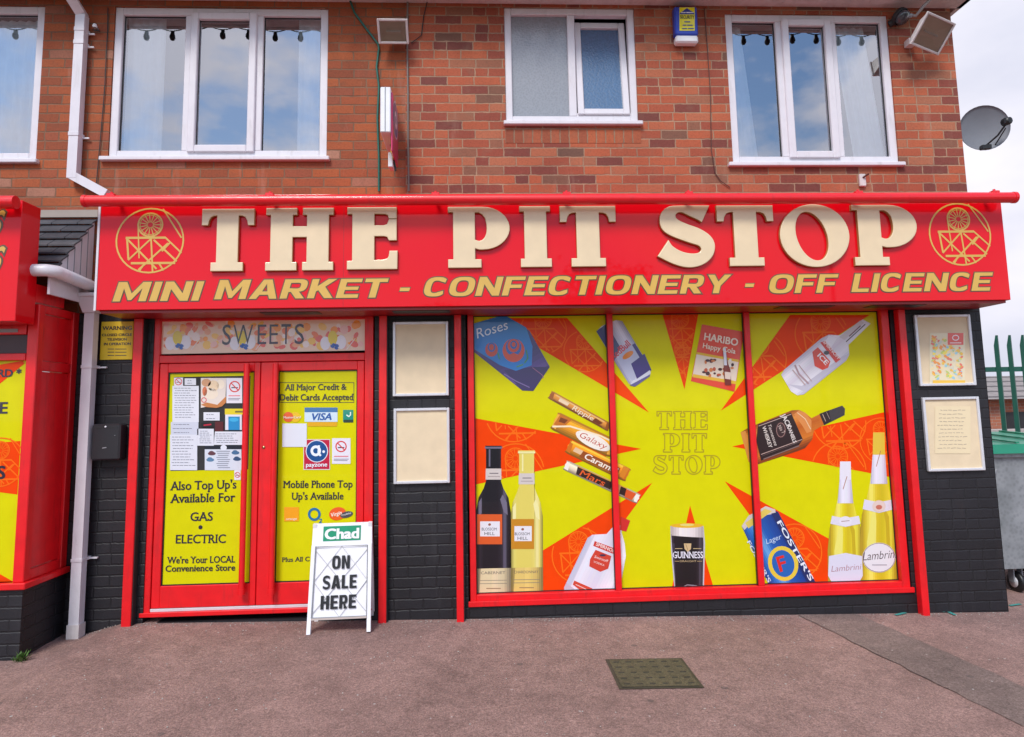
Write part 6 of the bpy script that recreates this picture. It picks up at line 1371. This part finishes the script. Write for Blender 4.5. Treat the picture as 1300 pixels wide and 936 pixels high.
for (wx, wy) in ((U(1291, 745, by0+.16).x, by0+.16), (bx1-.16, by0+.16), (bx0+.16, by1-.16), (bx1-.16, by1-.16)):
    mb = MB(); zw = zb0+.09; mb.lathe((wx-.025, wy, zw), [(.001, 0), (.055, .0), (.09, .008), (.095, .025), (.09, .042), (.055, .05), (.001, .05)], BLACK, 20, (1, 0, 0)); w_ = mb.build('wheel', e)
    mb = MB(); mb.lathe((wx-.03, wy, zw), [(.001, -.001), (.05, 0), (.05, .06), (.001, .061)], ALU, 14, (1, 0, 0)); mb.build('rim', w_)
    mb = MB(); mb.box(wx-.045, wx-.033, wy-.03, wy+.03, zw, zbot+.005, GREY); mb.box(wx+.033, wx+.045, wy-.03, wy+.03, zw, zbot+.005, GREY); mb.build('fork', e)

# ================================================================== ACROSS THE ROAD (seen only mirrored in the fascia and glass)
BARK = flat((.06, .045, .035), .9, vary=.2, key='bark')
def tree(x, y, h, seed, label):
    rnd = random.Random(seed); e = empty('tree', (x, y, -.25), label, 'tree', 'trees across the road')
    tr_ = MB(); tips = []
    def grow(p, d, l, r_, lev):
        q = p+d*l; mid = (p+q)/2+Vector((rnd.uniform(-.05, .05)*l, rnd.uniform(-.05, .05)*l, 0)); tr_.tube([p, mid, q], [r_, r_*.85, r_*.65], BARK, 6, caps=False)
        if lev == 0: tips.append(q); return
        if lev < 3: tips.append(mid)
        for i in range(3):
            a = rnd.uniform(0, 6.28); dd = (d+Vector((math.cos(a), math.sin(a), rnd.uniform(-.1, .5)))*rnd.uniform(.45, .8)).normalized(); grow(q, dd, l*rnd.uniform(.62, .8), r_*.6, lev-1)
    grow(Vector((x, y, -.3)), Vector((0, 0, 1)), h*.3, h*.025, 4); tr_.build('trunk', e)
    cr_ = MB(); LF = [flat((.04, .08, .02), .6, vary=.3, key='foliage'), flat((.07, .12, .03), .6, vary=.3, key='foliage')]
    for tp in tips:
        for i in range(14):
            c_ = tp+Vector((rnd.gauss(0, .4), rnd.gauss(0, .4), rnd.gauss(0, .32))); u_ = Vector((rnd.gauss(0, 1), rnd.gauss(0, 1), rnd.gauss(0, 1))).normalized(); v_ = u_.orthogonal().normalized(); s = rnd.uniform(.08, .16)
            cr_.add([c_-u_*s, c_+v_*s*.6, c_+u_*s, c_-v_*s*.6], [(0, 1, 2, 3)], LF[i % 2])
    cr_.build('crown', e)
tree(-2.6, -24, 7.5, 3, 'leafy tree across the road, left of the lamp column, mirrored in the fascia')
tree(6.2, -25, 9.5, 8, 'tallest leafy tree across the road, mirrored near the middle of the fascia')
tree(13.5, -30, 8, 12, 'leafy tree across the road, furthest right, mirrored in the fascia')
e = empty('street_lamp', (9.8, -13.2, -.25), 'tall grey street lamp across the road, mirrored in the fascia', 'street lamp')
mb = MB(); mb.tube([(9.8, -13.2, -.3), (9.8, -13.2, 1.2), (9.8, -13.2, 1.25), (9.8, -13.2, 8)], [.09, .09, .06, .045], GREY, 12); mb.tube([(9.8, -13.2, 8), (9.8, -12.9, 8.25), (9.8, -12.0, 8.35)], .03, GREY, 8); mb.build('column', e)
mb = MB(); mb.box(9.68, 9.92, -12.1, -11.5, 8.28, 8.42, GREY, bev=.03); mb.build('lantern', e)
mb = MB(); rnd = random.Random(21); HG = [flat((.03, .06, .018), .7, vary=.3, key='hedge'), flat((.055, .09, .025), .7, vary=.3, key='hedge')]
mb.box(-30, 34, -15.6, -15.0, -.3, .9, HG[0])
for i in range(9000):
    c_ = Vector((rnd.uniform(-30, 34), -15.3+rnd.choice([.32, -.32, rnd.uniform(-.3, .3)])+rnd.gauss(0, .06), rnd.uniform(-.2, 1.05))); u_ = Vector((rnd.gauss(0, 1), rnd.gauss(0, 1), rnd.gauss(0, 1))).normalized(); v_ = u_.orthogonal().normalized(); s = rnd.uniform(.05, .11)
    mb.add([c_-u_*s, c_+v_*s*.6, c_+u_*s, c_-v_*s*.6], [(0, 1, 2, 3)], HG[i % 2])
thing('hedge', mb, (2, -15.3, -.3), 'long low clipped hedge along the far side of the road', 'hedge')

for o in list(bpy.data.objects):
    if '_o' in o: del o['_o']
